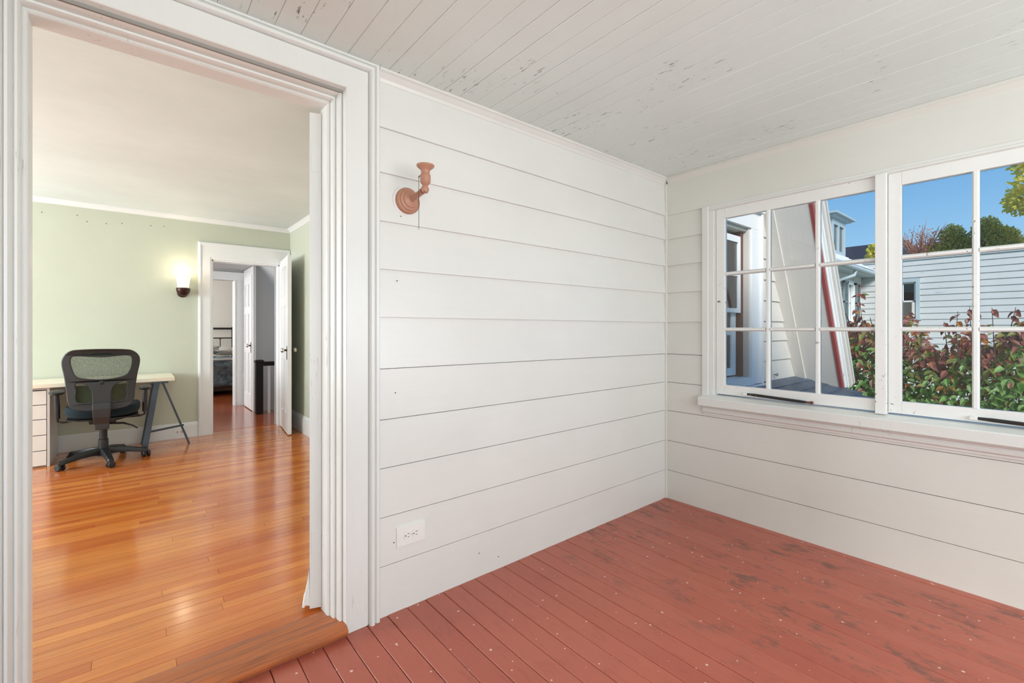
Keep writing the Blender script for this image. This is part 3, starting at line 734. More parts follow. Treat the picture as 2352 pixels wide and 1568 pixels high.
h_l = smooth_loop([(-.380, .765), (-.34, .772), (-.295, .745), (-.272, .70), (-.268, .64), (-.272, .60), (-.33, .600), (-.365, .610), (-.378, .65), (-.372, .70)])
h_r = smooth_loop([(-.045, .765), (-.054, .70), (-.048, .65), (-.061, .610), (-.096, .600), (-.154, .60), (-.158, .64), (-.154, .70), (-.131, .745), (-.086, .772)])
plate(outer, [h_up, h_l, h_r], .028, .006, bend).build('back_frame', M['black_soft'], ch)
m = MB(); nu, nv = 20, 16; vs = []
for i_ in range(nu+1):
    for j in range(nv+1):
        z = .785+(1.015-.785)*j/nv; half = .195+.03*(z-.57)/.45; x = bc+half*(2*i_/nu-1); b_ = bend((x, z, 0)); vs.append((b_[0], b_[1]+.010, b_[2]))
m.add(vs, [(i_*(nv+1)+j, (i_+1)*(nv+1)+j, (i_+1)*(nv+1)+j+1, i_*(nv+1)+j+1) for i_ in range(nu) for j in range(nv)])
m.build('back_mesh', M['mesh'], ch, smooth=True, label='see-through dark mesh panel')
m = MB(); vs = []
for i_ in range(nu+1):
    for j in range(nv+1):
        z = .575+.21*j/nv; half = .19+.015*j/nv; x = bc+half*(2*i_/nu-1); b_ = bend((x, z, 0)); vs.append((b_[0], b_[1]+.010, b_[2]))
m.add(vs, [(i_*(nv+1)+j, (i_+1)*(nv+1)+j, (i_+1)*(nv+1)+j+1, i_*(nv+1)+j+1) for i_ in range(nu) for j in range(nv)])
m.build('lumbar_mesh', M['mesh2'], ch, smooth=True)
m = MB().lathe([(.017, 0), (.017, .006), (.012, .009)], (bc, 5.12, .768), (0, -1, 0), 18); m.build('back_button', M['black_plastic'], ch, smooth=True)
m = MB(); rg = []
for z, hw, yy in ((.60, .060, 5.115), (.55, .060, 5.098), (.48, .056, 5.105), (.42, .050, 5.13), (.40, .046, 5.15)):
    rg.append([(bc-hw, yy, z), (bc+hw, yy, z), (bc+hw*.9, yy+.035, z), (bc-hw*.9, yy+.035, z)])
m.loft(rg[::-1]); m.box(bc-.045, bc+.045, 5.13, 5.25, .372, .425); m.build('back_support', M['black_soft'], ch, .006)
for sx, xa in ((-1, -.500), (1, .070)):
    arm = MB().tube([(xa, 5.38, .46), (xa+.002*sx, 5.38, .56), (xa+.006*sx, 5.38, .67)], [.017, .019, .016], 10, flat=.75).build('armrest_post', M['black_plastic'], ch, smooth=True)
    MB().tube([(xa, 5.38, .49), (xa, 5.38, .437), (xa-.03*sx, 5.38, .425), (cx+.14*sx, 5.40, .432)], .008, 8).build('armrest_bracket', M['black_metal'], ch, smooth=True)
    pad((xa+.004*sx, 5.40), .048, .125, .668, .697, .75, 28, .004).build('arm_pad', M['black_plastic'], ch, smooth=True)

# ---- lit sconce on the green wall
ls = empty('wall_sconce', (.40, 6.09, 1.56), 'lit wall sconce with frosted glass shade and bronze cup on the green wall', 'lamp')
MB().lathe([(.05, 0), (.048, .012), (.03, .022), (.02, .03), (.018, .07)], (.40, 6.09, 1.61), (0, -1, 0), 20).build('back_plate', M['bronze'], ls, smooth=True)
MB().lathe([(.012, -.062), (.040, -.050), (.058, -.02), (.064, .01), (.062, .022), (.050, .026)], (.40, 6.0, 1.632), n=24).build('lamp_cup', M['bronze'], ls, smooth=True)
m = MB().lathe([(.040, 0), (.050, .01), (.054, .05), (.060, .09), (.070, .125), (.074, .135), (.071, .136), (.056, .09), (.048, .02)], (.40, 6.0, 1.656), n=28); m.build('lamp_shade', M['shade'], ls, smooth=True)
pl = bpy.data.lights.new('sconce_bulb', 'POINT'); pl.energy = 1.6; pl.color = (1, .84, .60); pl.shadow_soft_size = .05
po = bpy.data.objects.new('sconce_bulb', pl); COL.objects.link(po); po.location = (.40, 5.94, 1.86)

# ================================================================== PORCH DETAILS
ps = empty('porch_sconce', (.914, 1.82, 1.77), 'salmon painted bare bulb-holder sconce with pull chain on the white clapboards', 'lamp')
MB().lathe([(.064, 0), (.065, .006), (.060, .010)], (.914, 1.826, 1.769), (0, -1, 0), 36).build('mounting_ring', M['sashp'], ps, smooth=True, label='white painted rim')
MB().lathe([(.057, 0), (.057, .012), (.053, .018), (.047, .020), (.045, .026), (.036, .030), (.033, .036), (.022, .040), (.014, .044), (.012, .052), (.004, .054)], (.914, 1.820, 1.769), (.06, -1, .05), 36).build('back_plate', M['salmon'], ps, smooth=True)
MB().tube([(.916, 1.785, 1.771), (.919, 1.745, 1.776), (.924, 1.70, 1.788)], [.013, .012, .013], 12).build('arm', M['salmon'], ps, smooth=True)
MB().lathe([(.004, -.017), (.012, -.014), (.0165, -.004), (.0165, .004), (.012, .012), (.009, .016)], (.926, 1.682, 1.792), n=20).build('elbow', M['salmon'], ps, smooth=True)
MB().lathe([(.009, 0), (.011, .003), (.018, .010), (.021, .018), (.0215, .022), (.0205, .024), (.0215, .027), (.0215, .044), (.020, .047), (.018, .049), (.018, .062), (.020, .066), (.034, .078), (.0365, .082), (.0365, .086), (.030, .0865), (.02, .080)], (.927, 1.680, 1.805), n=32).build('bulb_socket', M['salmon'], ps, smooth=True)
m = MB(); m.tube([(.912, 1.688, 1.845), (.905, 1.692, 1.845), (.9035, 1.693, 1.838)], .0022, 6)
z = 1.838
while z > 1.628: m.lathe([(.0004, 0), (.0016, .0012), (.0016, .0024), (.0004, .0036)], (.9035, 1.693, z-.0036), n=6); z -= .0042
m.build('pull_chain', M['chain'], ps)

wo = empty('wall_outlet', (.932, 1.82, .28), 'white duplex outlet plate low on the porch clapboards', 'outlet')
yo = YA-.0135
bx(.864, 1.000, yo-.006, yo+.004, .274, .360).build('cover_plate', M['outlet'], wo, .002)
for xo in (.912, .951):
    rg = []
    for d_ in (0, .0035):
        rg.append([(xo+.0155*math.copysign(abs(math.cos(t_))**.8, math.cos(t_)), yo-.006-d_, .317+max(-.0135*1.4, min(.0135*1.4, .019*math.sin(t_)))) for t_ in [2*PI*k/20 for k in range(20)]])
    MB().loft(rg[::-1]).build('socket', M['outlet'], wo)
    m = MB(); m.box(xo+.0005, xo+.0095, yo-.0102, yo-.009, .3225, .3245); m.box(xo+.0015, xo+.0085, yo-.0102, yo-.009, .309, .311)
    m.lathe([(.0028, 0), (.0028, .0012)], (xo-.008, yo-.009, .317), (0, -1, 0), 8); m.build('slots', M['slot'], wo)
MB().lathe([(.003, 0), (.003, .001)], (.932, yo-.006, .317), (0, -1, 0), 8).build('screw', M['cab_side'], wo)
# nail heads and holes
m = MB()
for x_, z_ in ((.853, .300), (1.30, .115), (1.42, .06), (.868, 1.42), (.86, .94), (.885, 1.70)): m.lathe([(.0025, 0), (.0025, .0012)], (x_, YA-.0145, z_), (0, -1, 0), 8)
m.build('nail_holes', M['slot'], wall_left, kind='stuff')

# ---- porch windows: casing, stool, mullions, sashes with nine panes each
win = struct('window_1', 'row of white nine-pane sash windows in the clapboard porch wall', (XB, .5, .7))
def wbox(name, y0, y1, z0, z1, x0, x1, mat='sashp', bev=.0025, parent=None): return bx(x0, x1, y0, y1, z0, z1).build(name, M[mat], parent or win, bev)
wbox('side_casing', 1.500, 1.541, .760, 2.030, XB-.030, XB, 'trim')
wbox('stop', 1.470, 1.500, .775, 2.012, XB-.012, XB+.05, 'trim')
wbox('stop', 1.458, 1.472, .775, 2.006, XB-.002, XB+.05, 'trim')
MB().prism([(XB-.018, -1.3, 2.031), (XB-.018, -1.3, 2.018), (XB-.022, -1.3, 2.014), (XB-.022, -1.3, 2.004), (XB+.03, -1.3, 1.996), (XB+.05, -1.3, 2.031)], (0, 2.84, 0)).build('head_casing', M['trim'], win)
# stool with nosing
MB().prism([(XB+.09, -1.35, .786), (XB-.01, -1.35, .778), (XB-.070, -1.35, .762), (XB-.075, -1.35, .757), (XB-.075, -1.35, .710), (XB-.071, -1.35, .706), (XB, -1.35, .706), (XB+.09, -1.35, .70)], (0, 2.895, 0)).build('window_stool', M['trim'], win)
MB().prism([(XB-.012, -1.35, .706), (XB-.044, -1.35, .706), (XB-.044, -1.35, .696), (XB-.034, -1.35, .690), (XB-.032, -1.35, .680), (XB-.036, -1.35, .676), (XB-.034, -1.35, .664), (XB-.024, -1.35, .656), (XB-.022, -1.35, .646), (XB-.012, -1.35, .644)], (0, 2.885, 0)).build('apron', M['trim'], win)
def sash(y0, y1):
    """y0..y1 outer edges; glass 0.785 wide in three columns"""
    x0, x1 = XB-.004, XB+.030; zb, zt = .788, 2.002; g0, g1 = .850, 1.937
    m = MB(); st = .056
    m.box(x0, x1, y0, y0+st, zb, zt); m.box(x0, x1, y1-st, y1, zb, zt); m.box(x0, x1, y0+st, y1-st, zb, g0); m.box(x0, x1, y0+st, y1-st, g1, zt)
    s_ = m.build('sash', M['sashp'], win, .0025)
    a, b = y0+st, y1-st; w_ = (b-a)/3; h_ = (g1-g0)/3
    for k in (1, 2):
        yy = a+w_*k
        MB().prism([(x0-.002, yy-.006, g0), (x0-.002, yy+.006, g0), (x0+.010, yy+.0125, g0), (x1-.004, yy+.0125, g0), (x1-.004, yy-.0125, g0), (x0+.010, yy-.0125, g0)], (0, 0, g1-g0)).build('muntin', M['sashp'], s_)
    for k in (1, 2):
        zz = g0+h_*k
        for c_ in range(3):
            ya, yb = a+w_*c_+(.0125 if c_ else 0), a+w_*(c_+1)-(.0125 if c_ < 2 else 0)
            MB().prism([(x0-.001, ya, zz-.005), (x0-.001, ya, zz+.005), (x0+.010, ya, zz+.0115), (x1-.004, ya, zz+.0115), (x1-.004, ya, zz-.0115), (x0+.010, ya, zz-.0115)], (0, yb-ya, 0)).build('muntin', M['sashp'], s_)
    for r_ in range(3):
        for c_ in range(3):
            ya, yb = a+w_*c_+.006, a+w_*(c_+1)-.006; za, zb_ = g0+h_*r_+.006, g0+h_*(r_+1)-.006
            bx(XB+.012, XB+.015, ya, yb, za, zb_).build('pane', M['glass'], s_)
    return s_
s1 = sash(.560, 1.456); s2 = sash(-.330, .570-.003); s3 = sash(-1.225, -.345)
for yy in (.565, -.338):
    wbox('mullion', yy, yy+.046, .780, 2.006, XB-.034, XB+.05)
def stay(y0, y1):
    r_ = empty('sash_stay_arm', (XB-.02, y0, .79), None, 'stay arm')
    MB().tube([(XB-.020, y0, .808), (XB-.022, y0-.05, .807), (XB-.022, y1+.06, .798), (XB-.020, y1+.03, .797)], [.006, .0085, .0085, .007], 10).build('rod', M['stay'], r_, smooth=True)
    m = MB(); m.box(XB-.030, XB-.004, y0-.004, y0+.022, .800, .815); m.lathe([(.010, 0), (.012, .006), (.006, .012)], (XB-.010, y0+.008, .807), (-1, 0, 0), 12); m.build('bracket', M['sashp'], r_, .002)
    m = MB(); m.lathe([(.006, 0), (.009, .006), (.009, .014), (.004, .02)], (XB-.008, y1, .797), (-1, 0, 0), 12); m.tube([(XB-.016, y1+.03, .797), (XB-.018, y1, .797)], .005, 8); m.build('pivot', M['brownjamb'], r_, smooth=True, label='rusty pivot')
    return r_
props(stay(1.255, .90), 'black painted stay arm on the bottom rail of the first sash beside the corner')
props(stay(.245, -.12), 'black painted stay arm on the bottom rail of the second sash beyond the mullion')

# ================================================================== OUTSIDE: the house itself beyond the porch
def sx(z): return 4.83+(2.08-z)*.514          # where the steep roof meets the wall
YW = 1.862
hw = MB()
for (a, b, c0, c1) in ((3.08, 3.30, -2.6, 5.2), (3.30, 4.40, -2.6, .70), (3.30, 4.40, 2.15, 5.2)):
    hw.box(a, min(b, 4.40), YW, YW+.14, c0, min(c1, 2.9))
hw.prism([(4.40, YW, -2.6), (sx(-2.6)-.0, YW, -2.6), (sx(2.9), YW, 2.9), (4.40, YW, 2.9)], (0, .14, 0))
hw.prism([(3.08, YW, 2.9), (sx(2.9), YW, 2.9), (sx(5.5), YW, 5.5), (3.08, YW, 5.5)], (0, .14, 0))
house = hw.build('wall_outer', M['ext_siding'], label='cream clapboard outside wall of the house seen through the first sash', kind='structure')
ez = [.70, .905, 1.10, 1.295, 1.497, 1.70, 1.905, 2.115, 2.33, 2.54, 2.75]
for a, b in zip(ez, ez[1:]):
    x0 = 4.625 if b < 2.36 else 3.09
    if sx(b) > x0+.05: lap_board(x0, sx(a)-.01, a, a, b+.012, b+.012, YW, -1, 'X', .018, .004).m if False else None
    if sx(b) > x0+.05:
        m = lap_board(x0, sx(a)-.01, a, a, b+.012, b+.012, YW, -1, 'X', .018, .004)
        # slope the right end along the roof line
        v = list(m.v)
        for i_ in (8, 9): v[i_] = (sx(b+.012)-.01, v[i_][1], v[i_][2])
        m.v = v; m.build('clapboard', M['ext_siding'], house)
MB().tube([(4.93, 1.838, .765), (4.93, 1.82, .76), (4.945, 1.812, .772), (4.965, 1.812, .768), (4.965, 1.812, .752), (4.945, 1.812, .748), (4.93, 1.82, .757)], .004, 6).build('screw_eye', M['black_metal'], house, smooth=True)

# steep roof slope with boarded soffit, red edge and layered fascia
sd = Vector((.457, 0, -.889)).normalized(); sn = Vector((.889, 0, .457)).normalized()
rk = struct('roof', 'steep rake of the house roof with cream boarded soffit and dark red edge', (5.0, 1.64, .6))
def rakebar(name, n0, n1, y0, y1, mat, z0=.56, z1=5.3, parent=rk):
    A = Vector((sx(z1), 0, z1)); B = Vector((sx(z0), 0, z0))
    P = [A+sn*n0, B+sn*n0, B+sn*n1, A+sn*n1]
    # cut the foot level
    P[2] = B+sn*n1-sd*0
    return MB().prism([(p.x, y0, p.z) for p in P], (0, y1-y0, 0)).build(name, mat, parent)
ws_ = [1.862, 1.745, 1.640, 1.540, 1.455]
for k, (a, b) in enumerate(zip(ws_, ws_[1:])):
    rakebar('soffit_board', -.022 if k == 0 else 0, .02, b+.0002, a-.0002, M['soffit'])
rakebar('red_edge', -.004, .050, 1.428, 1.456, M['red_edge'])
rakebar('fascia_board', .050, .100, 1.420, 1.456, M['ext_trim'])
rakebar('fascia_board', .102, .130, 1.405, 1.456, M['ext_trim'])
rakebar('fascia_board', .132, .185, 1.385, 1.456, M['soffit'])
rakebar('drip_board', .190, .225, 1.375, 1.456, M['ext_siding'])
rakebar('roof_slab', .022, .215, 1.456, 5.5, M['roof_dark'], -2.0)

# lower slate roof: slates on a sloping deck
def rz(y): return .70-.245*(1.835-y)
lr = struct('roof', 'low blue-grey slate roof outside under the first sash', (4.3, 1.2, .5))
MB().prism([(3.09, 1.86, rz(1.86)-.03), (3.09, .2, rz(.2)-.03), (4.60, .2, rz(.2)-.03), (5.48, 1.12, rz(1.12)-.03), (5.74, 1.40, rz(1.40)-.03), (5.74, 1.86, rz(1.86)-.03)], (0, 0, -.06)).build('deck', M['roof_dark'], lr)
row = 0; y = .22
def edge_x(y): return 4.60+(y-.2)*.957 if y < 1.40 else 5.74
while y < 1.84:
    x = 3.09 - (.1 if row % 2 else 0)
    while x < edge_x(y)-.02:
        xa, xb = max(x, 3.09)+.002, min(x+.20, edge_x(y)+.02)-.002
        if xb-xa > .04:
            y0_ = y-.02; y1_ = min(y+.155, 1.86); j = rnd.uniform(-.006, .006)
            v0 = Vector((0, y0_+j, rz(y0_)+.006)); v1 = Vector((0, y1_, rz(y1_)-.004))
            MB().prism([(xa, v0.y, v0.z), (xb, v0.y, v0.z+rnd.uniform(-.002, .003)), (xb, v1.y, v1.z), (xa, v1.y, v1.z)], (0, 0, .008)).build('slate', M['slate'], lr)
        x += .20
    y += .135; row += 1

# double hung window in the outer wall
ow = struct('window_2', 'white double hung window in the outside house wall, half lowered', (3.85, YW, .7))
def ob(name, x0, x1, y0, y1, z0, z1, mat='ext_trim', p=None, bev=.003): return bx(x0, x1, y0, y1, z0, z1).build(name, M[mat], p or ow, bev)
ob('side_casing', 4.40, 4.58, YW-.035, YW, .70, 2.15); ob('side_casing', 4.58, 4.615, YW-.055, YW, .70, 2.34); ob('side_casing', 3.12, 3.30, YW-.035, YW, .70, 2.15)
ob('head_casing', 3.12, 4.58, YW-.035, YW, 2.15, 2.31); ob('head_casing', 3.10, 4.63, YW-.065, YW, 2.31, 2.345)
ob('window_sill', 3.08, 4.66, YW-.10, YW+.06, .655, .70); ob('window_sill', 3.2, 4.42, YW-.05, YW+.10, .70, .775)
ob('jamb', 4.37, 4.40, YW-.02, YW+.14, .72, 2.15, 'ext_siding'); ob('jamb', 3.30, 3.33, YW-.02, YW+.14, .72, 2.15); ob('jamb', 3.30, 4.40, YW-.0, YW+.14, 2.12, 2.15, 'ext_siding')
ob('jamb_liner', 4.32, 4.37, YW+.03, YW+.14, .75, 2.12, 'brownjamb')
up_ = MB(); up_.box(3.33, 3.38, YW+.03, YW+.06, 1.365, 2.07); up_.box(4.27, 4.32, YW+.03, YW+.06, 1.365, 2.07); up_.box(3.38, 4.27, YW+.03, YW+.06, 2.01, 2.07); up_.box(3.38, 4.27, YW+.03, YW+.06, 1.365, 1.405)
us = up_.build('sash', M['ext_trim'], ow, .003)
for x in (3.69, 4.02): bx(x-.011, x+.011, YW+.032, YW+.058, 1.405, 2.01).build('muntin', M['ext_trim'], us)
bx(3.38, 4.27, YW+.033, YW+.057, 1.70, 1.722).build('muntin', M['ext_trim'], us)
bx(3.38, 4.27, YW+.044, YW+.047, 1.405, 2.01).build('pane', M['farglass'], us)
lo = MB(); lo.box(3.33, 3.38, YW+.07, YW+.10, .79, 1.37); lo.box(4.22, 4.31, YW+.07, YW+.10, .79, 1.37); lo.box(3.38, 4.22, YW+.07, YW+.10, .79, .86); lo.box(3.38, 4.22, YW+.07, YW+.10, 1.16, 1.195)
l_ = lo.build('sash', M['ext_trim'], ow, .003)
bx(3.38, 4.22, YW+.083, YW+.086, .86, 1.37).build('pane', M['farglass'], l_)
m = MB(); m.box(3.25, 4.45, 2.35, 2.37, .5, 2.4); m.box(3.25, 3.27, 2.01, 2.35, .5, 2.4); m.box(4.43, 4.45, 2.01, 2.35, .5, 2.4); m.box(3.25, 4.45, 2.01, 2.35, .48, .5); m.box(3.25, 4.45, 2.01, 2.35, 2.4, 2.42)
m.build('dark_recess', M['dark_room'], ow)

# ================================================================== OUTSIDE: ground, neighbours, plants
bx(-20, 60, -40, 50, -2.8, -2.6).build('ground', M['lawn'], label='lawn far below the porch', kind='structure')

nb = empty('neighbour_house', (15.7, 1.0, -2.6), 'pale blue clapboard wing across the yard with a window air conditioner', 'house')
m = MB(); m.box(15.72, 17.5, -6, 2.42, -2.6, 3.0); m.box(15.72, 17.5, 2.95, 6, -2.6, 3.0); m.box(15.72, 17.5, 2.42, 2.95, -2.6, 1.5); m.box(15.72, 17.5, 2.42, 2.95, 2.5, 3.0)
m.build('wall', M['blue_siding'], nb)
z = -2.6
k = 0
while z < 3.0:
    spans = [(-6, 6)] if (z+.157 < 1.5 or z > 2.54) else [(-6, 2.335), (3.04, 6)]
    for a, b in spans: lap_board(a, b, z, z+.0, z+.165, z+.165, 15.72, -1, 'Y', .03, .006, .004).build('clapboard', M['blue_siding'], nb)
    z += .157
bx(15.67, 17.6, -6.1, 6.1, 3.03, 3.05).build('roof_edge', M['blue_trim'], nb, .005)
wn = MB(); wn.box(15.67, 15.74, 2.335, 2.42, 1.5, 2.54); wn.box(15.67, 15.74, 2.95, 3.04, 1.5, 2.54); wn.box(15.67, 15.74, 2.42, 2.95, 2.46, 2.54); wn.box(15.66, 15.74, 2.30, 3.07, 1.46, 1.51)
wfr = wn.build('window', M['blue_trim'], nb, .004)
m = MB(); m.box(15.74, 15.77, 2.43, 2.46, 1.5, 2.47); m.box(15.74, 15.77, 2.90, 2.94, 1.5, 2.47); m.box(15.74, 15.77, 2.43, 2.94, 2.43, 2.47); m.box(15.74, 15.77, 2.675, 2.695, 1.95, 2.45); m.box(15.74, 15.77, 2.43, 2.94, 1.95, 1.98); m.build('sash', M['ext_trim'], wfr)
bx(15.78, 15.79, 2.44, 2.93, 2.20, 2.44).build('blind', M['curtain'], wfr); bx(15.80, 15.82, 2.42, 2.95, 1.5, 2.5).build('dark_recess', M['dark_room'], wfr)
bx(15.772, 15.775, 2.44, 2.93, 1.5, 2.45).build('pane', M['farglass'], wfr)
ac = empty('air_conditioner', (15.6, 2.65, 1.52), 'beige window air conditioner in the blue wing wall', 'air conditioner')
m = MB(); m.box(15.42, 15.8, 2.435, 2.46, 1.53, 1.94); m.box(15.42, 15.8, 2.88, 2.905, 1.53, 1.94); m.box(15.42, 15.8, 2.435, 2.905, 1.92, 1.94); m.box(15.42, 15.8, 2.435, 2.905, 1.53, 1.55); m.build('housing', M['ac_beige'], ac, .004)
m = MB(); 
for k in range(16): m.box(15.43, 15.45, 2.46, 2.88, 1.555+.0228*k, 1.555+.0228*k+.013)
m.box(15.46, 15.47, 2.46, 2.88, 1.55, 1.92); m.build('grille', M['ac_grille'], ac, kind='stuff')

mh = empty('neighbour_house', (13.8, 4.0, -2.6), 'pale blue main house with shuttered window, bracketed eave and dormer', 'house')
m = MB(); m.box(12.2, 14.33, 3.58, 6, -2.6, 2.72); m.box(14.80, 15.70, 3.58, 6, -2.6, 2.72); m.box(14.33, 14.80, 3.58, 6, -2.6, 1.45); m.box(14.33, 14.80, 3.58, 6, 2.42, 2.72); m.build('wall', M['blue_siding'], mh)
z = -2.6
while z < 2.66:
    spans = [(12.2, 15.66)] if (z+.157 < 1.42 or z > 2.46) else [(12.2, 14.22), (14.9, 15.66)]
    for a, b in spans: lap_board(a, b, z, z, z+.165, z+.165, 3.58, -1, 'X', .022, .006, .004).build('clapboard', M['blue_siding'], mh)
    z += .157
w1 = MB(); w1.box(14.22, 14.34, 3.53, 3.60, 1.42, 2.48); w1.box(14.79, 14.90, 3.53, 3.60, 1.42, 2.48); w1.box(14.22, 14.90, 3.53, 3.60, 2.40, 2.50); w1.box(14.18, 14.94, 3.50, 3.60, 1.38, 1.44)
w1 = w1.build('window', M['ext_trim'], mh, .004)
m = MB(); m.box(14.34, 14.38, 3.62, 3.65, 1.44, 2.40); m.box(14.75, 14.79, 3.62, 3.65, 1.44, 2.40); m.box(14.34, 14.79, 3.62, 3.65, 1.90, 1.94); m.build('sash', M['ext_trim'], w1)
bx(14.34, 14.79, 3.66, 3.663, 1.44, 2.40).build('pane', M['farglass'], w1); bx(14.33, 14.80, 3.72, 3.74, 1.44, 2.42).build('curtain', M['curtain'], w1)
for xa in (13.86, 14.93):
    s_ = MB(); s_.box(xa, xa+.04, 3.50, 3.545, 1.42, 2.46); s_.box(xa+.29, xa+.33, 3.50, 3.545, 1.42, 2.46); s_.box(xa, xa+.33, 3.50, 3.545, 2.42, 2.46); s_.box(xa, xa+.33, 3.50, 3.545, 1.42, 1.46); s_.box(xa, xa+.33, 3.50, 3.545, 1.90, 1.94)
    s_ = s_.build('shutter', M['shutter'], mh)
    m = MB()
    for k in range(26): m.obox((xa+.165, 3.525, 1.48+.0365*k), (1, 0, 0), (0, .7, .7), (0, -.7, .7), .13, .018, .003)
    m.build('louvres', M['shutter'], s_, kind='stuff')
# eave with soffit, gutter and downpipe
m = MB(); m.prism([(11.8, 3.25, 2.68), (11.8, 3.25, 2.80), (11.8, 4.05, 3.34), (11.8, 4.05, 3.24), (11.8, 3.58, 2.70)], (3.88, 0, 0)); m.build('roof', M['roof_grey'], mh)
bx(11.8, 15.68, 3.22, 3.60, 2.66, 2.70).build('soffit', M['blue_trim'], mh)
m = MB(); m.tube([(11.8, 3.19, 2.74), (15.68, 3.19, 2.70)], .055, 10); m.build('gutter', M['blue_trim'], mh, smooth=True)
for k in range(5): bx(11.8, 15.66, 3.26+.15*k, 3.30+.15*k, 2.83+.101*k, 2.855+.101*k).build('roof_course', M['ext_trim'], mh)
MB().tube([(13.65, 3.22, 2.68), (13.62, 3.25, 2.55), (13.35, 3.45, 2.44), (13.25, 3.52, 2.38), (13.25, 3.52, -2.6)], .04, 8).build('downpipe', M['blue_trim'], mh, smooth=True)
# dormer
m = MB(); m.box(14.74, 14.86, 4.0, 4.1, 3.30, 4.32); m.box(15.78, 15.92, 4.0, 4.1, 3.30, 4.32); m.box(14.86, 15.78, 4.0, 4.1, 3.30, 3.42); m.box(14.86, 15.78, 4.0, 4.1, 4.14, 4.32); m.box(15.28, 15.36, 4.0, 4.1, 3.42, 4.14)
m.box(14.74, 14.80, 4.1, 6.0, 3.30, 4.32); m.box(15.86, 15.92, 4.1, 6.0, 3.30, 4.32); m.build('dormer_wall', M['blue_trim'], mh, .004)
m = MB(); m.box(14.45, 16.22, 3.82, 6.0, 4.36, 4.41); m.box(14.55, 16.1, 3.90, 6.0, 4.31, 4.36); m.build('dormer_roof', M['blue_trim'], mh, .004)
for xa in (14.86, 15.36): bx(xa, xa+.42, 4.05, 4.054, 3.42, 4.14).build('pane', M['farglass'], mh)
bx(14.84, 15.80, 4.3, 4.32, 3.35, 4.2).build('blind', M['curtain'], mh)
k = 0; z = 3.30
while z < 4.28: 
    lap_board(4.1, 6.0, z, z, z+.165, z+.165, 15.92, 1, 'Y', .02, .005, .004).build('clapboard', M['blue_siding'], mh); z += .157

dk = empty('distant_house', (23, 5.5, -2.6), 'dark roofed house beyond the blue dormer', 'house')
MB().prism([(20, 3.9, 3.35), (24, 3.9, 4.82), (28, 3.9, 3.35)], (0, 6, 0)).build('roof', M['roof_dark'], dk)
bx(20.4, 27.6, 4.1, 9.7, -2.6, 3.5).build('wall', M['blue_siding'], dk)
MB().prism([(21.4, 4.62, 3.885), (23.6, 4.62, 4.69), (23.6, 4.70, 4.69), (21.4, 4.70, 3.885)], (0, 0, .03)).build('roof_seam', M['roof_dark'], dk)

# ---- leaves
def leaf_into(m, c, d, nrm, L, W, fold=.25, droop=.2):
    d = d.normalized(); s_ = d.cross(nrm).normalized(); u = s_.cross(d).normalized()
    p = [c, c+d*L*.30+s_*W*.42+u*W*fold, c+d*L*.62+s_*W*.40+u*(W*fold-L*droop*.3), c+d*L-u*L*droop, c+d*L*.62-s_*W*.40+u*(W*fold-L*droop*.3), c+d*L*.30-s_*W*.42+u*W*fold, c+d*L*.3, c+d*L*.62-u*L*droop*.35]
    m.add(p, [(0, 1, 6), (1, 2, 7, 6), (2, 3, 7), (0, 6, 5), (6, 7, 4, 5), (7, 3, 4)])
def rvec(r_): 
    while True:
        v = Vector((r_.uniform(-1, 1), r_.uniform(-1, 1), r_.uniform(-1, 1)))
        if .05 < v.length < 1: return v.normalized()
LR = random.Random(21)
sh = empty('leafy_shrub', (6.6, .6, -2.6), 'tall dogwood-like shrub turning maroon at the top, just outside the porch windows', 'shrub')
def top_z(y): return 1.16+.16*math.sin(y*5.1+1)+.10*math.sin(y*12.7)+.06*math.sin(y*23)
sprigs = []
branches = MB()
for k in range(16):
    y0 = LR.uniform(-1.3, 1.9); pts = [(6.6+LR.uniform(-.2, .2), .5+.3*(y0-.5), -2.6)]
    for t_ in (.3, .55, .78, 1): pts.append((6.6+LR.uniform(-.35, .25)*t_-.25*t_, .5+(y0-.5)*(.3+.7*t_)+LR.uniform(-.05, .05), -2.6+(top_z(y0)+.10+2.6)*t_))
    branches.tube(pts, [.022, .018, .014, .009, .004], 6)
for y0, h in ((1.42, .42), (1.36, .30), (.70, .26), (.62, .20), (.46, .44), (.52, .35), (.38, .28), (.15, .22), (.9, .18), (.28, .18), (1.05, .24)):
    xb = 6.05+LR.uniform(-.1, .1); zt = top_z(y0)
    pts = [(xb+.1, y0, zt-.3), (xb, y0+.01, zt), (xb-.02, y0+LR.uniform(-.05, .05), zt+h)]
    branches.tube(pts, [.006, .004, .002], 5); sprigs.append((pts, h))
branches.build('branches', M['bark'], sh, smooth=True)
mats = ['leaf_green', 'leaf_olive', 'leaf_red', 'leaf_orange']
def pick(y, z):
    t_ = (z-(top_z(y)-.42))/.42; r_ = LR.random()
    if t_ > .6: return 2 if r_ < .66 else (1 if r_ < .92 else 3)
    if t_ > .0: return 2 if r_ < .12 else (1 if r_ < .46 else (3 if r_ < .52 else 0))
    return 0 if r_ < .80 else (1 if r_ < .90 else (3 if r_ < .95 else 2))
lib = {}
for i_ in range(4):
    for v_ in range(3):
        m = MB(); leaf_into(m, Vector((0, 0, 0)), Vector((1, 0, 0)), Vector((0, 0, 1)), .090, .052, .12+.12*v_, .12+.14*v_)
        me = bpy.data.meshes.new('leaf'); me.from_pydata(m.v, [], m.f); me.materials.append(M[mats[i_]]); lib[(i_, v_)] = me
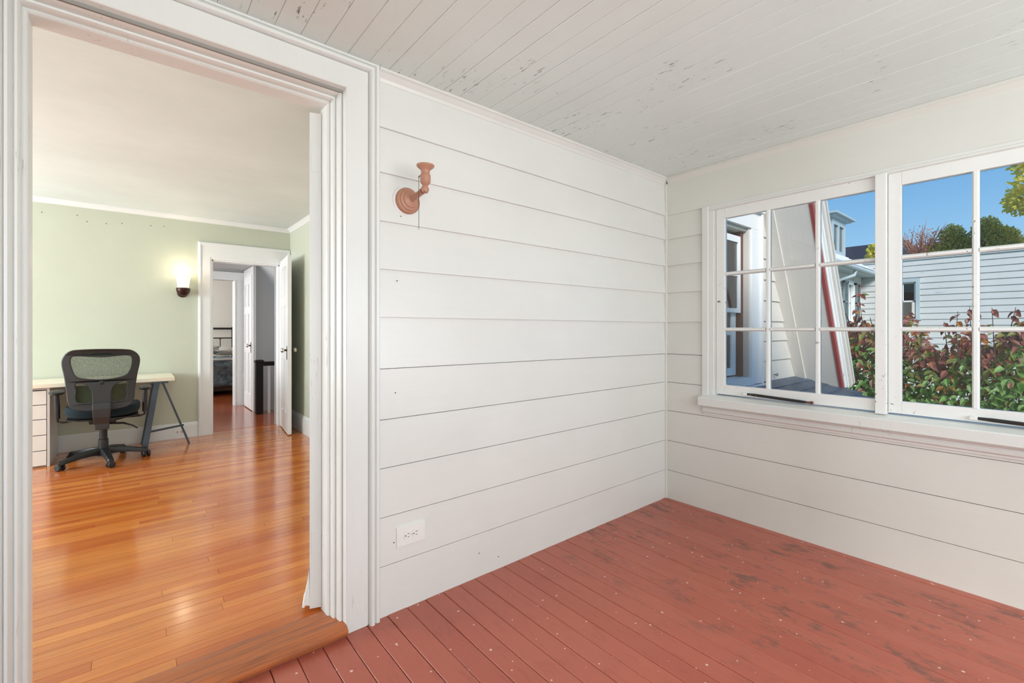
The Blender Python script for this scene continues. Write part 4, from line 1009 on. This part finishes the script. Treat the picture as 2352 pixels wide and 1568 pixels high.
def put_leaf(c, d, nrm, s_, mi):
    d = d.normalized(); yv = nrm.cross(d).normalized(); zv = d.cross(yv)
    o = bpy.data.objects.new('leaf', lib[(mi, LR.randrange(3))]); COL.objects.link(o); o.parent = sh
    mt = Matrix((d, yv, zv)).transposed().to_4x4(); mt = Matrix.Translation(c-loc_of(sh)) @ mt @ Matrix.Scale(s_, 4); o.matrix_local = mt
nl = 0
for pts, h in sprigs:
    for k in range(int(4+h*16)):
        t_ = LR.random(); a = Vector(pts[1]).lerp(Vector(pts[2]), t_); d = Vector((LR.uniform(-1, .5), LR.uniform(-1, 1), LR.uniform(-.9, .1)))
        put_leaf(a, d, Vector((LR.uniform(-.9, -.2), LR.uniform(-.4, .4), .8)), LR.uniform(.6, 1.0), 2 if LR.random() < .75 else LR.choice((1, 3))); nl += 1
while nl < 290:
    y_ = LR.uniform(.12, 1.62); z_ = LR.uniform(.25, top_z(y_)); x_ = 5.93+LR.random()*.22
    put_leaf(Vector((x_, y_, z_)), Vector((-.5+LR.uniform(-.5, .5), LR.uniform(-1, 1), LR.uniform(-1.1, .1))), Vector((LR.uniform(-1, -.2), LR.uniform(-.5, .5), .7)), LR.uniform(.7, 1.15), pick(y_, z_)); nl += 1
m = MB()
for k in range(15000):
    y_ = LR.uniform(-.9, 1.78) if k % 6 else LR.uniform(-1.6, 1.78); z_ = top_z(y_)-(LR.random()**1.2)*2.2; x_ = 6.12+LR.random()**1.3*1.3
    if z_ < -1.6: continue
    m.cur = pick(y_, z_)
    leaf_into(m, Vector((x_, y_, z_)), Vector((-.3+LR.uniform(-.6, .6), LR.uniform(-1, 1), LR.uniform(-1.1, .2))), Vector((LR.uniform(-1, 0), LR.uniform(-.5, .5), .8)), LR.uniform(.06, .10), LR.uniform(.035, .055))
m.build('foliage', [M[q] for q in mats], sh, kind='stuff')

def tree(name, label, base, trunk_h, blobs, count, size, matn, seed, conifer=False, branchy=0):
    r_ = random.Random(seed); t = empty(name, (base[0], base[1], -2.6), label, 'tree')
    tr_ = MB(); bz = blobs[0][2]
    tr_.tube([(base[0], base[1], -2.6), (base[0]+.1, base[1], bz*.5), (base[0], base[1], bz+blobs[0][4]*.4)], [.22, .16, .04], 8)
    for k in range(branchy or 6):
        b = r_.choice(blobs); a0 = Vector((base[0], base[1], bz-b[4]*(.3+.5*r_.random()))); e_ = Vector((b[0]+r_.uniform(-.7, .7)*b[3], b[1]+r_.uniform(-.8, .8)*b[3], b[2]+r_.uniform(0, .95)*b[4]))
        mid = a0.lerp(e_, .5)+Vector((0, 0, -.1)); tr_.tube([a0, mid, e_], [.06 if not branchy else .035, .03, .008], 6)
        if branchy:
            for q in range(4):
                e2 = mid.lerp(e_, r_.random())+rvec(r_)*.4+Vector((0, 0, .15)); tr_.tube([mid.lerp(e_, .3), e2], [.014, .004], 5)
    tr_.build('trunk', M['bark'] if not branchy else M['leaf_pink'], t, smooth=True)
    m = MB()
    for k in range(count):
        b = r_.choice(blobs); v = rvec(r_)*r_.random()**.4
        if conifer:
            h_ = r_.random(); rad = b[3]*(1-h_*.85)*(.75+.25*math.sin(h_*34)); a = r_.uniform(0, 2*PI); p = Vector((b[0]+rad*math.cos(a)*r_.random()**.4, b[1]+rad*math.sin(a)*r_.random()**.4, b[2]-b[4]+2*b[4]*h_))
        else: p = Vector((b[0]+v.x*b[3], b[1]+v.y*b[3], b[2]+v.z*b[4]))
        d = (p-Vector((b[0], b[1], b[2]-.3)))+rvec(r_)*.6; m.cur = 0
        s_ = size*r_.uniform(.6, 1.2); leaf_into(m, p, d if d.length > .01 else Vector((1, 0, 0)), rvec(r_), s_, s_*.6)
    m.build('foliage', M[matn], t, kind='stuff')
tree('yellow_maple', 'yellow-green autumn tree above the blue wing at the picture edge', (20, -.6), 3, [(20, -.55, 5.9, 1.2, 1.1), (20, .15, 5.4, .85, .55), (20, .35, 6.1, .6, .6), (20, .55, 4.95, .55, .40), (20, -.5, 4.9, .8, .4)], 5200, .14, 'leaf_yellow', 1)
tree('evergreen_tree', 'dark green rounded evergreen right of the bare tree beyond the blue wing', (22, 2.35), 3, [(22, 2.35, 4.0, .6, .62), (22, 2.42, 4.45, .34, .42), (22, 2.05, 4.0, .42, .4), (22, 2.75, 3.95, .4, .34)], 6000, .085, 'leaf_conifer', 2)
tree('evergreen_tree', 'dark green evergreen behind the second muntin beyond the blue wing', (22, 1.50), 3, [(22, 1.50, 4.05, .66, .66), (22, 1.60, 4.55, .36, .45), (22, 1.25, 4.25, .40, .36), (22, 1.05, 3.95, .35, .35)], 6500, .085, 'leaf_conifer', 3)
tree('bare_tree', 'pinkish half-bare autumn tree above the roof edge of the blue wing', (22, 3.25), 3, [(22, 3.25, 4.1, .75, .85)], 500, .09, 'leaf_pink', 4, False, 26)
tree('yellow_shrub_tree', 'small yellow tree in front of the dark roof', (19, 3.9), 3, [(19, 3.87, 3.75, .30, .33)], 700, .12, 'leaf_yellow', 5)
tree('autumn_tree', 'reddish autumn tree crown low behind the blue wing', (31, 5.0), 2, [(31, 5.0, 4.95, 1.1, .7), (31, 3.9, 4.82, .95, .65)], 1800, .15, 'leaf_pink', 6)
